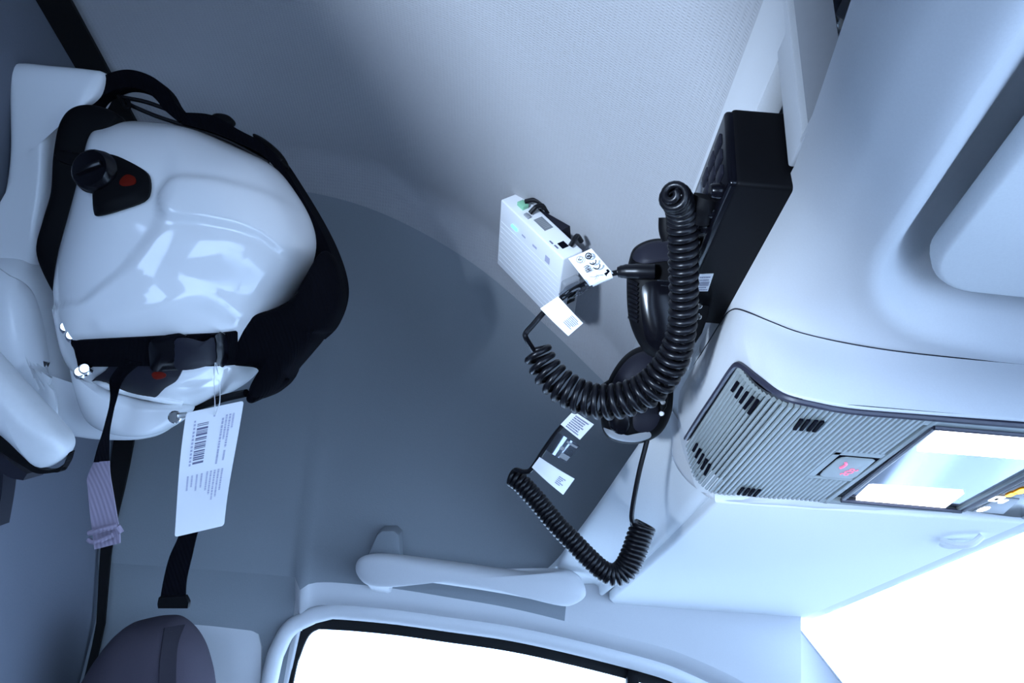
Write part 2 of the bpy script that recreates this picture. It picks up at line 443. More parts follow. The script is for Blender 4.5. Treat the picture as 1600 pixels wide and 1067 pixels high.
# rounded window reveal and its black rubber
crv = [W(x, 1.172, z) for x, z in WIN if x < .60]
lead = [W(-.267, 1.172, z) for z in (-.38, -.2, -.05, .05, .09)]
fr = spline([W(-.270, 1.172, -.38), W(-.270, 1.172, -.1), W(-.269, 1.172, .07), W(-.266, 1.172, .105), W(-.257, 1.172, .133), W(-.236, 1.172, .152)], 6)
loop = fr[:-1]+[p for p in crv if p.x > -.23]
struct('trim_4', tube([p+Vector((-.012*(1-sstep(-.27, -.235, p.x)), -.012, .004)) for p in loop], .011, 12), M_trim, angle=None)
ws = obj('window_1', strip([p+Vector((0, .008, 0)) for p in loop], [p+Vector((.015*(1-sstep(-.27, -.215, p.x)), .008, -.018*sstep(-.27, -.215, p.x))) for p in loop], .006), M_rub); ws['kind'] = 'structure'
gl = [W(-.262, 1.186, -.40), W(-.262, 1.186, .10), W(-.23, 1.186, .15)]+[W(p.x, 1.186, p.z-HC) for p in crv if p.x > -.2 and p.x < .59]
obj('glass_pane', plate(gl+[W(.60, 1.186, -.40)], (0, .004, 0), 0), M_glass, ws)
obj('division_bar', box(.186, .202, 1.165, 1.185, -.40, .128, .003), M_blk, ws)
# door below the glass, driver's side, floor, road
struct('door_1', box(-.27, .80, 1.14, 1.24, -1.2, -.38, .02), M_door)
struct('wall_right', join(box(-.16, .45, -.26, -.20, .13, .80, .01), box(-.68, -.14, -.26, -.20, .29, .80, .01), box(-.32, .015, -.26, -.20, -.4, .40, .01)), M_side)  # unseen driver's side; pillar and opening heights shaped to block lamp light
struct('door_2', join(box(-.68, -.52, -.26, -.20, -1.2, -.15, .01), box(-.53, .02, -.26, -.20, -1.2, -.23, .01), box(.0, .80, -.26, -.20, -1.2, -.38, .01)), M_door)  # sill stepped to control which surfaces the lamp reaches
struct('floor', box(-1.5, 1.2, -.26, 1.30, -1.26, -1.2, 0), M_flr, smooth=False)
struct('trim_5', box(.75, 1.15, -.2, 1.24, -1.2, -.42, .06), M_dash)
# front roof skin over the shelf, and the windscreen
sk = [(.15, .484), (.22, .478), (.33, .43), (.40, .34), (.425, .27), (.432, .200)]
struct('ceiling_front', grid([[W(x, -.24+1.38*k/12, z) for k in range(13)] for x, z in sk]), M_side)
wsn = obj('window_2', box(.405, .43, -.2, 1.13, .197, .212, .003), M_trim); wsn['kind'] = 'structure'
obj('windscreen_glass', plate([W(.420, -.2, .200), W(.420, 1.12, .200), W(.93, 1.18, -.42), W(.93, -.2, -.42)], (.004, 0, .004), 0), M_glass, wsn)
g = obj('ground', box(-30, 30, -30, 30, -1.75, -1.70, 0), M_road, smooth=False); g['kind'] = 'structure'

# ------------------------------------------------------------------ overhead shelf
SHP = [(.1530, .318), (.1540, .306), (.1560, .295), (.1605, .284), (.171, .272), (.194, .260), (.243, .2525), (.33, .250), (.43, .247)]
def edge_shift(y): return lerp_tab([(.18, -.017), (.25, -.0145), (.31, -.007), (.37, 0), (1, 0)], y)
def sh_z(x): return lerp_tab(SHP, x)
shelf = thing('overhead_shelf', 'long pale grey moulded shelf over the windscreen that carries the black radio', 'shelf', W(.15, .45, .31))
PRO = spline([Vector((x, z, 0)) for x, z in SHP], 6)
def recess(x, y):                          # signed distance to the rounded pocket the near visor lies in
    x0, x1, y0, y1, r = .196, .60, -.4, .452, .060
    y1 = y1-.03*max(0, 1-(x-.19)/.12)
    x0 = x0-.02*max(0, min(1, (.38-y)/.35))
    cx, cy = (x0+x1)/2, (y0+y1)/2; qx = abs(x-cx)-(x1-x0)/2+r; qy = abs(y-cy)-(y1-y0)/2+r
    return math.hypot(max(qx, 0), max(qy, 0))+min(max(qx, qy), 0)-r
rows = []
xs2 = [p.x for p in PRO if p.x < .19]+[.19+.005*i for i in range(49)]
for x in xs2:
    z = lerp_tab([(p.x, p.y) for p in PRO], x); row = []
    for k in range(120):
        y = -.20+.83*k/119; d = recess(x, y)
        row.append(W(x+edge_shift(y)*sstep(.215, .16, x), y, z+.046*sstep(.002, -.036, d)-.0015*math.exp(-(d-.004)**2/.00008)))
    rows.append(row)
und = grid(rows)
# passenger half: steep rounded header face in front of the other visor
EDGE = [(p.x, p.y, p.z) for p in spline([(.60, .1525, .318), (.694, .147, .310), (.761, .122, .275), (.8615, .101, .25), (.96, .088, .241), (1.06, .077, .235), (1.12, .060, .225)], 6)]
def edge(y): return lerp_tab([(a, b) for a, b, c in EDGE], y), lerp_tab([(a, c) for a, b, c in EDGE], y)
rows = []
for k in range(60):
    y = .60+.56*k/59; ex, ez = edge(y)
    f = (y-.6)/.56
    bx = .164-.030*f**2.0; bz = .203
    q = [(ex+.012, ez+.004), (ex+.004, ez+.002), (ex, ez-.003), (ex+.001, ez-.014), (ex*.5+bx*.5-.003, ez*.5+bz*.5-.002), (bx-.006, bz+.012), (bx, bz+.001), (bx+.006, bz+.001), (bx+.010, bz+.012), (bx+.012, bz+.03), (bx+.10, bz+.03)]
    rows.append([W(p.x, y, p.y) for p in spline([Vector((a, b, 0)) for a, b in q], 5)])
hdr = grid(rows)
# top lip against the headliner and the wall of the tray round its mouth
lip = box(.150, .168, .352, 1.02, .405, .478, .004)
post = box(.150, .172, .350, .374, .319, .46, .002)
back = box(.20, .212, .33, 1.0, .30, .47, 0)
shtop = box(.160, .21, .37, .96, .300, .306, .001)
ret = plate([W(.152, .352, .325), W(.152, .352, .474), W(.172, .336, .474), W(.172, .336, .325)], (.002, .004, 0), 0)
ret2 = box(.195, .205, -.2, .330, .30, .47, 0)
low = plate([W(.140, -.2, .318), W(.150, .352, .318), W(.20, .352, .322), W(.20, -.2, .322)], (0, 0, .003), 0)
obj('shelf_underside', und, M_trim, shelf, angle=None)
obj('header_face', hdr, M_visor, shelf, angle=None)  # paler material than the shelf stands in for light on this face
obj('mouth_lip', lip, M_trim, shelf)
obj('mouth_post', post, M_trim, shelf)
obj('tray_return', ret, M_clip, shelf)  # darker grey puts the shade of the recess into the colour
obj('tray_floor', join(shtop, low), M_trim, shelf)
obj('tray_back', join(back, ret2), M_trim, shelf)
sc_ = onX(1306, 42, .188)
obj('mounting_screw', join(disc(sc_, Vector((-1, -.5, -.2)), .006, .004), disc(sc_+Vector((-.003, -.002, 0)), Vector((-1, -.5, -.2)), .003, .004)), M_chr, shelf)
obj('mounting_plate', box(.192, .196, -.2, .34, .30, .478, .001), M_dkg, shelf)

# ------------------------------------------------------------------ sun visors
vis = [(1117, 786), (1040, 860), (975, 918), (952, 938), (965, 950), (1020, 962), (1090, 977), (1150, 986), (1205, 983), (1240, 974), (1262, 964), (1400, 905), (1500, 862), (1604, 818)]
pv = [onZ(u, v, .194) for u, v in vis]
v1 = thing('sun_visor', 'wide pale sun visor folded flat over the bright passenger windscreen', 'sun visor', W(.28, .86, .2))
obj('visor_board', plate(pv, (0, 0, .014), .0035, 3), M_visor, v1)
c0 = W(.385, .662, .194)
obj('visor_clip', join(blob(1498, 846, (.194/ray(1498, 846).z), [(1468, 852), (1480, 842), (1500, 837), (1520, 838), (1512, 846), (1500, 856), (1482, 858)], .006, .006, 3),
     tube(spline([W(.372, .678, .192), W(.379, .668, .186), W(.387, .660, .186), W(.394, .655, .192)], 6), .0028, 8)), M_visor, v1)
def rrect(x0, x1, y0, y1, r, n=8):
    out = []
    for cx, cy, a0 in ((x1-r, y1-r, 0), (x0+r, y1-r, 90), (x0+r, y0+r, 180), (x1-r, y0+r, 270)):
        for k in range(n+1):
            a = math.radians(a0+90*k/n); out.append((cx+r*math.cos(a), cy+r*math.sin(a)))
    return out
v2 = thing('sun_visor', 'pale rounded sun visor recessed in the shelf at the right edge', 'sun visor', W(.30, .2, .26))
rr = [(x-.028*(.40-y)/.4*max(0, 1-(x-.22)/.15), y-.012*max(0, (.30-x)/.1)) for x, y in rrect(.226, .415, -.15, .408, .034, 10)]
obj('visor_board', plate([W(x, y, .2605) for x, y in rr], (0, 0, .016), .005, 4), M_visor, v2)

# ------------------------------------------------------------------ roof console
CP = curve_table([(.1425, .275), (.1445, .262), (.1475, .248), (.1505, .232), (.155, .216), (.163, .2048), (.170, .2015), (.178, .2003), (.190, .2), (.21, .2), (.24, .2)], 6)+[(.6, .2)]
con = thing('roof_console', 'pale console in the roof centre with ribbed grille and two lit lamps', 'console', W(.27, .54, .25))
def flat(u, v): return onZ(u, v, .2)
seam = [onX(1064, 604, .1525), onX(1090, 562, .1535), onX(1120, 514, .1545), onX(1134, 492, .1545)]
ss = [(1143, 484), (1153, 482), (1172, 488), (1205, 502), (1250, 519), (1320, 535), (1400, 548), (1500, 559), (1600, 568), (1700, 577)]
seam += [onProf(u, v, [(p.x, p.y) for p in PRO]) for u, v in ss]
rim = [onProf(u, v, CP) for u, v in [(1071, 682), (1092, 650), (1118, 612), (1137, 583), (1146, 570), (1151, 566), (1160, 568), (1190, 591), (1224, 615), (1270, 627), (1330, 638), (1450, 648), (1600, 659), (1700, 667)]]
sA = resample(spline(seam, 6), 90); sB = resample(spline(rim, 6), 90)
rows = []
for a, b in zip(sA, sB):
    m = a.lerp(b, .5); out = (Vector((-1, -.6, -.4)) if a.x < .16 else Vector((0, -1, -.3))).normalized()
    up = a+Vector((0.004 if a.x < .16 else 0, .012, .03))
    rows.append([up]+[a]+[a.lerp(b, t)+out*.006*math.sin(math.pi*t)*(1 if a.x < .2 else .8) for t in (.06, .15, .3, .45, .6, .75, .87, .95)]+[b, b+Vector((.003, .003, .004))])
obj('console_body', grid(rows), M_trim, con, angle=None)
obj('seam_line', tube([p+Vector((-.0004, -.0004, -.0006)) for p in sA], .0006, 6), M_dkg, con)
# far side and end skirt
far = [onX(1064, 604, .1525), onX(1052, 650, .1515), onX(1049, 690, .1515), onProf(1052, 718, CP), onProf(1068, 745, CP), onProf(1092, 766, CP), onZ(1120, 781, .197), onZ(1200, 786, .197), onZ(1300, 795, .197), onZ(1450, 807, .197), onZ(1604, 820, .197)]
inr = [onProf(1071, 682, CP), onProf(1074, 690, CP), onProf(1077, 704, CP), onProf(1081, 720, CP), onProf(1092, 741, CP), onProf(1110, 757, CP), onProf(1132, 769, CP), onProf(1205, 775, CP), onProf(1300, 784, CP), onProf(1450, 796, CP), onProf(1604, 808, CP)]
fa = resample(spline(far, 6), 80); fi = resample(spline(inr, 6), 80)
rows = []
for a, b in zip(fa, fi):
    rows.append([a+Vector((0, .004, .05)), a+Vector((0, .001, .006)), a, a.lerp(b, .3)+Vector((-.001, .0, -.0025)), a.lerp(b, .7)+Vector((0, 0, -.0025)), b, b+Vector((.002, -.003, .004))])
obj('console_skirt', grid(rows), M_trim, con, angle=None)
# base plate of the grille
gp = [(x, z) for x, z in CP if x >= .1470 and x <= .245]+[(.42, .2)]
NEAR = [(-1, .49), (.0, .487), (.02, .474), (.045, .452), (.062, .4435), (.09, .442), (.2, .4425)]
FARR = [(-1, .636), (.0, .637), (.03, .641), (.05, .633), (.07, .627), (.2, .629)]
gl_ = [0]
for (a, b), (c, d) in zip(gp, gp[1:]): gl_.append(gl_[-1]+math.hypot(c-a, d-b))
def gpos(s):
    for i in range(len(gp)-1):
        if s <= gl_[i+1] or i == len(gp)-2:
            t = (s-gl_[i])/(gl_[i+1]-gl_[i]); tx = gp[i+1][0]-gp[i][0]; tz = gp[i+1][1]-gp[i][1]; L = math.hypot(tx, tz)
            return gp[i][0]+tx*t, gp[i][1]+tz*t, tx/L, tz/L
def gnear(s): return lerp_tab(NEAR, s)
def gfar(s): return lerp_tab(FARR, s)
ss = [gl_[-1]*k/80 for k in range(81)]
rows = []
for s in ss:
    x, z, tx, tz = gpos(s); nx, nz = -tz, tx      # inward (up) normal
    if nz < 0 and False: nx, nz = -nx, -nz
    o = .0022; rows.append([W(x-nx*-o*0+abs(tz)*o, y, z+abs(tx)*o) for y in (gnear(s), (gnear(s)+gfar(s))/2, gfar(s))])
grl = obj('grille', grid(rows), M_gdk, con)
# dark rim line along the near edge and the rear edge
rm = [onProf(u, v, CP)+Vector((-.0005, -.0005, -.0008)) for u, v in [(1073, 684), (1094, 651), (1119, 614), (1138, 585), (1147, 573), (1152, 569), (1161, 571), (1190, 594), (1224, 618), (1270, 630), (1330, 641), (1450, 651), (1600, 663)]]
obj('rim_band', tube(resample(spline(rm, 5), 90), .0022, 8), M_rim, con)
# ribs: one mesh per rib
pitch = .00352; n = 0; S_end = None
s = .0075
def rib(s, y0, y1, wd=.0028):
    x, z, tx, tz = gpos(s); nx, nz = tz, -tx       # outward, away from the roof
    if (nz > 0 if abs(nz) > abs(nx) else nx > 0): nx, nz = -nx, -nz
    h = .0022; V = []
    for y in (y0, y1):
        for a, b in ((-wd/2, -.0022), (-wd/2, .0), (-wd/2+.0006, h*.45), (wd/2-.0006, h*.45), (wd/2, .0), (wd/2, -.0022)):
            V.append(W(x+tx*a+nx*b, y, z+tz*a+nz*b))
    Fc = [(i, i+1, i+7, i+6) for i in range(5)]+[tuple(range(6)), tuple(range(6, 12))]
    return mesh(V, Fc)
ribs = []
while True:
    x = gpos(s)[0]
    if x > .2505: break
    y0, y1 = gnear(s)+.003, gfar(s)-.002
    segs = [(y0, y1)]
    if x > .2185: segs = [(y0, .513+(x-.22)*-.1), (.569, y1)]
    wd = .0028 if x < .24 else .0030
    for a, b in segs: ribs.append((s, a, b, wd))
    s += pitch
for s, a, b, wd in ribs: obj('rib', rib(s, a, b, wd), M_gril, grl, smooth=False)
# plain frame round the sos button and the lamp
obj('lamp_surround', join(box(.2525, .2565, .446, .628, .1985, .203, .0008), box(.2195, .2560, .511, .5185, .1992, .203, .0005), box(.2195, .2560, .5645, .5695, .1992, .203, .0005), box(.2195, .2245, .513, .566, .1992, .203, .0005), box(.25, .36, .443, .4555, .1988, .203, .0005), box(.25, .36, .6165, .630, .1988, .203, .0005), box(.353, .3605, .446, .628, .1985, .203, .0008)), M_gril, con)
bt = obj('call_button', plate([W(x, y, .1996) for x, y in [(.2265, .560), (.2255, .552), (.2255, .527), (.2270, .5225), (.2300, .5205), (.2480, .5205), (.2500, .5225), (.2515, .556), (.2505, .5615), (.2470, .5630), (.2300, .5630)]], (0, 0, -.0012), .0006), M_gril, con)
obj('button_gap', box(.2245, .2530, .519, .5645, .1998, .201, .0004), M_kink, con)
tm = text_mesh('SOS', .0085, basis(W(.2420, .5475, .1982), Vector((.25, -1, 0)), Vector((1, .25, 0))))
hand = tube(spline([W(.2330, .5400, .1981), W(.2342, .5365, .1981), W(.2342, .5320, .1981), W(.2325, .5290, .1981)], 5), .0009, 6)
obj('sos_symbol', join(tm, hand), M_pink, bt, smooth=False)
# lamp: frame, lens, two lit panels
lamp = obj('lamp_frame', join(tube([W(*p) for p in [(.2575, .457, .1985), (.2625, .608, .1985)]], .0018, 8), tube([W(*p) for p in [(.2575, .457, .1985), (.355, .457, .1985)]], .0018, 8), tube([W(*p) for p in [(.355, .457, .1985), (.357, .612, .1985)]], .0018, 8), tube([W(*p) for p in [(.2625, .613, .1985), (.357, .615, .1985)]], .0018, 8)), M_rim, con)
obj('lens', plate([W(.2575, .458, .2005), W(.354, .458, .2005), W(.356, .614, .2005), W(.2625, .612, .2005)], (0, 0, .002), 0), M_mirror, lamp)
obj('lit_panel', plate([W(x, y, .1990) for x, y in [(.2675, .499), (.2640, .469), (.2660, .4635), (.3480, .4610), (.3500, .498)]], (0, 0, .0012), 0), M_led, lamp)
obj('lit_panel', plate([W(x, y, .1990) for x, y in [(.2735, .611), (.2705, .5800), (.2730, .5785), (.3380, .5750), (.3430, .612)]], (0, 0, .0012), 0), M_led, lamp)
# switch bank at the right end
sw = obj('switch_bank', plate([W(.361, .460, .1985), W(.420, .460, .1985), W(.412, .622, .1985), W(.3605, .614, .1985)], (0, 0, .004), .001), M_gblk, con)
obj('switch_key', plate([W(.3640, .612, .1978), W(.3640, .575, .1978), W(.3790, .575, .1978), W(.388, .612, .1978)], (0, 0, .002), .0006), M_clip, sw)
gear = []
for k in range(24): a = 2*math.pi*k/24; rr_ = .0052 if k % 2 else .0042; gear.append(W(.3675+.7*rr_*math.cos(a), .603+1.5*rr_*math.sin(a), .1974))
obj('symbol', plate(gear, (0, 0, .0004), 0), M_wsym, sw, smooth=False)
obj('symbol', plate([W(x, y, .1974) for x, y in rrect(.3590, .3665, .5700, .5830, .002, 3)], (0, 0, .0004), 0), M_wsym, sw, smooth=False)
obj('symbol', plate([W(x, y, .1972) for x, y in rrect(.3615, .3635, .5745, .5785, .0006, 3)], (0, 0, .0004), 0), M_kink, sw, smooth=False)
obj('symbol', plate([W(x, y, .1974) for x, y in rrect(.3680, .3720, .5760, .5860, .0015, 3)], (0, 0, .0004), 0), M_wsym, sw, smooth=False)
obj('symbol', join(plate([W(x, y, .1974) for x, y in rrect(.3650, .3720, .549, .562, .003, 4)], (0, 0, .0004), 0), plate([W(x, y, .1974) for x, y in rrect(.3640, .3690, .560, .570, .002, 4)], (0, 0, .0004), 0)), M_amb, sw, smooth=False)
# little black sound slots between the ribs
def slots(px, w_=.45):
    for u, v, u2, v2 in px:
        a = onProf(u, v, CP); b = onProf(u2, v2, CP)
        d = Vector((-.7, 0, -.7)) if a.x < .165 else Vector((0, 0, -1)); t = (b-a).normalized()
        c = (a+b)/2+d*.0022; n_ = d.normalized(); ax = t; ay = n_.cross(ax).normalized()
        obj('sound_slot', obox(c, ax, ay, ax.cross(ay), (b-a).length/2, .0011, .0006, 0), M_kink, grl, smooth=False)
slots([(1147, 608, 1156, 594), (1153, 618, 1163, 602), (1160, 626, 1171, 610), (1166, 635, 1180, 617), (1173, 643, 1188, 622)])
slots([(1241, 666, 1252, 650), (1251, 667, 1263, 651), (1262, 668, 1275, 652), (1271, 669, 1285, 653)])
slots([(1086, 702, 1092, 691), (1090, 712, 1097, 699), (1094, 721, 1102, 707), (1099, 730, 1107, 715), (1104, 739, 1112, 723)])
slots([(1153, 768, 1161, 758), (1162, 769, 1170, 759), (1170, 770, 1178, 760), (1178, 771, 1187, 761)])

# ------------------------------------------------------------------ radio in the mouth of the shelf
rad = thing('two_way_radio', 'black two-way radio slotted into the mouth of the overhead shelf', 'radio', W(.16, .45, .306))
RX, RY0, RY1, RZ0, RZ1 = .1165, .3775, .545, .3065, .3655
obj('radio_body', box(RX+.004, .195, RY0, RY1, RZ0, RZ1, .003, 3), M_blk, rad)
fp = obj('front_panel', box(RX, RX+.010, RY0+.001, RY1, RZ0+.001, RZ1-.001, .003, 3), M_gblk, rad)
for y in (.388, .404, .420):
    for z in (.350, .338, .326): obj('key', box(RX-.0015, RX+.002, y, y+.013, z-.004, z+.004, .001), M_dkg, fp)
for y in (.396, .416, .434, .452, .474, .490, .506):
    obj('round_button', disc(W(RX+.001, y, .3155), Vector((-1, 0, -.1)), .0052, .0075, 16, .001, .0046), M_gblk, fp)
obj('display_window', box(RX-.0005, RX+.002, .440, .500, .330, .358, .001), M_mirror, fp)
st = [onZ(u, v, RZ0-.0005) for u, v in [(1092, 429), (1115, 428), (1106, 455), (1090, 455)]]
sl = obj('sticker', plate(st, (0, 0, .0006), 0), M_paper, rad, smooth=False)
def quadmap(q):                            # q: four corners; (s, t) over them
    return lambda s, t: (q[0]*(1-s)+q[1]*s)*(1-t)+(q[3]*(1-s)+q[2]*s)*t
def prints(name, q, off, items, mt, parent):
    f = quadmap(q); n_ = (q[1]-q[0]).cross(q[3]-q[0]).normalized()
    if n_.dot(CAM-q[0]) < 0: n_ = -n_
    V = []; Fc = []
    for s0, t0, s1, t1 in items:
        b = len(V); V += [f(s0, t0)+n_*off, f(s1, t0)+n_*off, f(s1, t1)+n_*off, f(s0, t1)+n_*off]; Fc.append((b, b+1, b+2, b+3))
    me = bpy.data.meshes.new('print'); me.from_pydata([tuple(v) for v in V], [], Fc)
    return obj(name, me, mt, parent, smooth=False)
def lines_of_print(x0, x1, ys, h, seed, along='s', gap=.35):
    r = random.Random(seed); out = []
    for y in ys:
        x = x0; e = x1-(x1-x0)*r.random()*gap
        while x < e:
            wd = (x1-x0)*(.03+.05*r.random()); x2 = min(e, x+wd)
            out.append((x, y, x2, y+h) if along == 's' else (y, x, y+h, x2)); x = x2+(x1-x0)*(.012+.012*r.random())
    return out
prints('sticker_print', st, .0004, lines_of_print(.08, .92, [.12, .28, .72, .86], .06, 3)+[(.1+.05*k, .40, .125+.05*k, .66) for k in range(16)], M_ink, sl)

# ------------------------------------------------------------------ hand microphones with coiled cords
def pxpath(pts, n=8): return spline([P(u, v, d) for u, v, d in pts], n)
def flag(q, d, name, parent, items, mt=None, ink=None, bend=.004, base=None):
    c = [P(u, v, dd) for (u, v), dd in zip(q, d if isinstance(d, (list, tuple)) else [d]*4)]
    f = quadmap(c); n_ = (c[1]-c[0]).cross(c[3]-c[0]).normalized()
    if n_.dot(CAM-c[0]) < 0: n_ = -n_
    g_ = lambda s, t: f(s, t)+n_*(bend*math.sin(math.pi*s))
    rows = [[g_(i/10, j/6) for j in range(7)] for i in range(11)]
    V = [p+n_*.0003 for r in rows for p in r]+[p-n_*.0003 for r in rows for p in r]; N = 77
    Fc = []
    for i in range(10):
        for j in range(6):
            a = i*7+j; Fc += [(a, a+1, a+8, a+7), (N+a, N+a+7, N+a+8, N+a+1)]
    for i in range(10): Fc += [(i*7, i*7+7, N+i*7+7, N+i*7), (i*7+6, N+i*7+6, N+i*7+13, i*7+13)]
    for j in range(6): Fc += [(j, N+j, N+j+1, j+1), (70+j, 71+j, N+71+j, N+70+j)]
    o = obj(name, mesh(V, Fc), mt or M_paper, parent)
    for ik, it in items:
        V = []; Fc = []
        for s0, t0, s1, t1 in it:
            b = len(V); k = 4
            for e in range(k+1):
                s = s0+(s1-s0)*e/k; V += [g_(s, t0)+n_*.0007, g_(s, t1)+n_*.0007]
            Fc += [(b+2*e, b+2*e+1, b+2*e+3, b+2*e+2) for e in range(k)]
        me = bpy.data.meshes.new('print'); me.from_pydata([tuple(v) for v in V], [], Fc)
        ob = obj('print', me, ik, parent, smooth=False)
    return o, g_, n_
# upper microphone
m1 = thing('hand_microphone', 'upper black hand microphone with loose coiled cord looping towards the white box', 'microphone', P(1030, 470, .64))
L1 = Local(1036, 465, .642)
B1 = Blob(L1, [(985, 400), (992, 386), (1010, 376), (1030, 373), (1055, 376), (1076, 388), (1084, 410), (1086, 450), (1084, 500), (1078, 535), (1062, 556), (1040, 562), (1015, 556), (998, 536), (986, 508), (981, 480), (980, 430)], (1034, 466), .020, .016, 4, 2.6)
obj('body', B1.mesh(12), M_blk, m1)
obj('cap', patch(B1.surf, [(988, 403), (995, 388), (1012, 379), (1032, 376), (1056, 380), (1072, 392), (1070, 408), (1040, 408), (1005, 412)], .0005, .002), M_dkg, m1)
obj('front_panel', patch(B1.surf, [(1003, 448), (1040, 440), (1072, 445), (1070, 530), (1050, 548), (1022, 545), (1006, 520)], .0008, .0018), M_gblk, m1)
for k in range(9):
    y = 440+7.2*k
    obj('side_rib', tube([B1.surf(981.5+.6*k*.5, y-2, .0012), B1.surf(989, y+1, .0018), B1.surf(997, y+5, .001)], .0014, 7), M_cord, m1)
for k in range(2):
    obj('trim_line', tube([B1.surf(1026, 438+8*k, .0016), B1.surf(1040, 439+8*k, .002), B1.surf(1066, 441+8*k, .002)], .0006, 6), M_chr, m1)
# cord boot leaving the left side
obj('cord_boot', tube(pxpath([(1022, 424, .616), (1000, 424, .617), (978, 424, .620), (966, 425, .622)], 4), [.0060]*6+[.0056]*3+[.0050]*2+[.0042]*2, 12), M_cord, m1)
cd = pxpath([(1050, 303, .498), (1057, 311, .506), (1063, 324, .513), (1066, 342, .520), (1067, 375, .527), (1068, 420, .538), (1068, 470, .550), (1064, 520, .563), (1049, 565, .575), (1020, 602, .585), (986, 621, .592), (950, 628, .598), (915, 623, .603), (886, 609, .607), (862, 588, .610), (846, 564, .612), (838, 545, .613)])
cm, pa, pb = coil(cd, lambda t: .0078-.0050*sstep(.03, 0, t)+.0034*sstep(.42, .68, t)-.0020*sstep(.88, 1.0, t), .0025, 42, 18, 8, 1.18)
cord = obj('coiled_cord', cm, M_cord, m1, angle=None)
obj('cord_tail', tube(spline([pb, P(822, 528, .612), P(822, 520, .612), P(834, 506, .613), P(850, 488, .614), P(870, 472, .615), P(888, 458, .616), P(920, 440, .618), P(950, 429, .620), P(968, 425, .621)], 8), .0021, 8), M_cord, cord)
obj('cord_plug', join(tube(pxpath([(1042, 340, .535), (1042, 358, .536), (1046, 374, .537)], 5), .0055, 10), tube(pxpath([(1092, 345, .520), (1098, 325, .515), (1104, 308, .512)], 5), [.0075]*5+[.0085]*6, 14), tube(pxpath([(1050, 345, .530), (1072, 352, .531), (1094, 340, .526)], 5), .004, 8)), M_blk, cord)
it = []
o, g_, n_ = flag([(888, 404), (924, 388), (958, 427), (921, 447)], [.612, .612, .618, .616], 'cable_tag', cord, [(M_kink, [(.72, .86, .86, .97), (.86, .80, .95, .93)])], bend=.002)
# marks on the tag: EAC, the two-letter arcs, a ring, an arrow ring, a crossed bin
def arc(c, r, a0, a1, n=14): return [(c[0]+r*math.cos(math.radians(a0+(a1-a0)*k/n)), c[1]+r*math.sin(math.radians(a0+(a1-a0)*k/n))) for k in range(n+1)]
Lt = Local(922, 418, .606)
def ink_line(pts, wpx, parent, name='mark', mt=None):
    c = [P(u, v, .6075+.004*max(0, (v-400)/30)) for u, v in pts]
    return tube(c, wpx*.61/F/2, 5)
marks = [ink_line(arc((919.5, 400), 4.6, 0, 360), 1.7, o), ink_line([(916.5, 400), (922.5, 400)], 1.6, o), ink_line([(917, 402), (922, 398.5)], 1.2, o),
         ink_line(arc((906, 405.5), 5.2, 0, 360), 0.8, o), ink_line([(903, 405.5), (909, 405.5)], .8, o), ink_line([(906.5, 402.5), (903, 405.5), (907, 408)], .8, o),
         ink_line(arc((926, 408), 5.2, -25, 150), 1.5, o), ink_line([(926, 410), (929, 412.5)], 1.2, o), ink_line(arc((932, 415), 5.4, -25, 150), 1.6, o),
         ink_line([(912, 418), (918, 414)], 1.1, o), ink_line([(913.5, 420.5), (921, 416)], 1.1, o), ink_line([(915, 423), (923.5, 418.5)], 1.1, o), ink_line([(916.5, 425.7), (925, 421.3)], 1.2, o), ink_line([(914, 421), (917, 425.5)], 1, o), ink_line([(918, 414), (920.5, 416.5)], 1, o), ink_line([(918, 419), (921, 423)], 1, o),
         ink_line([(921, 432), (927, 433), (935, 430), (943, 429)], .6, o), ink_line([(932, 428), (932, 434), (929, 437)], .6, o)]
obj('mark', join(*marks), M_kink, cord)
obj('tag_wrap', tube(pxpath([(924, 442, .6185), (940, 435, .6185), (955, 429, .6185)], 4), .0034, 10), M_paper, cord)
txt = lines_of_print(.62, .95, [.30+.075*k for k in range(7)], .035, 5, 's', .5)
flag([(846, 480), (878, 465), (911, 506), (888, 525)][0:1]+[(872, 463), (911, 505), (888, 525)] if False else [(872, 463), (911, 505), (888, 525), (844, 482)], [.610, .606, .606, .612], 'cable_tag', cord, [(M_ink, lines_of_print(.66, .97, [.12+.085*k for k in range(7)], .04, 5, 's', .4))], bend=.005)
obj('clear_sleeve', tube(pxpath([(878, 466, .614), (893, 455, .614), (906, 449, .615), (917, 443, .616)], 4), [.0042]*3+[.0052]*6+[.0045]*4, 10), M_clear, cord)
# lower microphone
m2 = thing('hand_microphone', 'lower black hand microphone with tight coiled cord hanging over the sun visor', 'microphone', P(990, 620, .69))
L2 = Local(994, 620, .692)
B2 = Blob(L2, [(940, 664), (940, 640), (946, 608), (958, 580), (976, 556), (998, 542), (1024, 540), (1044, 552), (1050, 590), (1048, 640), (1034, 672), (1012, 688), (988, 693), (962, 690), (946, 680)], (996, 624), .022, .015, 4, 2.6)
obj('body', B2.mesh(12), M_blk, m2)
obj('rim_highlight', patch(B2.surf, [(943, 668), (952, 682), (972, 689), (996, 690), (1016, 683), (1012, 674), (985, 680), (960, 676)], .0006, .0016), M_clip, m2)  # grey strip painted as the highlight along the lower rim
obj('front_panel', patch(B2.surf, [(950, 660), (953, 636), (980, 640), (984, 662), (974, 678), (958, 674)], .0010, .0022), M_gblk, m2)
obj('side_panel', patch(B2.surf, [(992, 640), (1016, 628), (1034, 634), (1026, 664), (1008, 676), (990, 668)], .0008, .0016), M_dkg, m2)
obj('top_hood', patch(B2.surf, [(962, 586), (980, 562), (1000, 550), (1018, 550), (1014, 572), (985, 600), (960, 618), (952, 612)], .0008, .0018), M_dkg, m2)
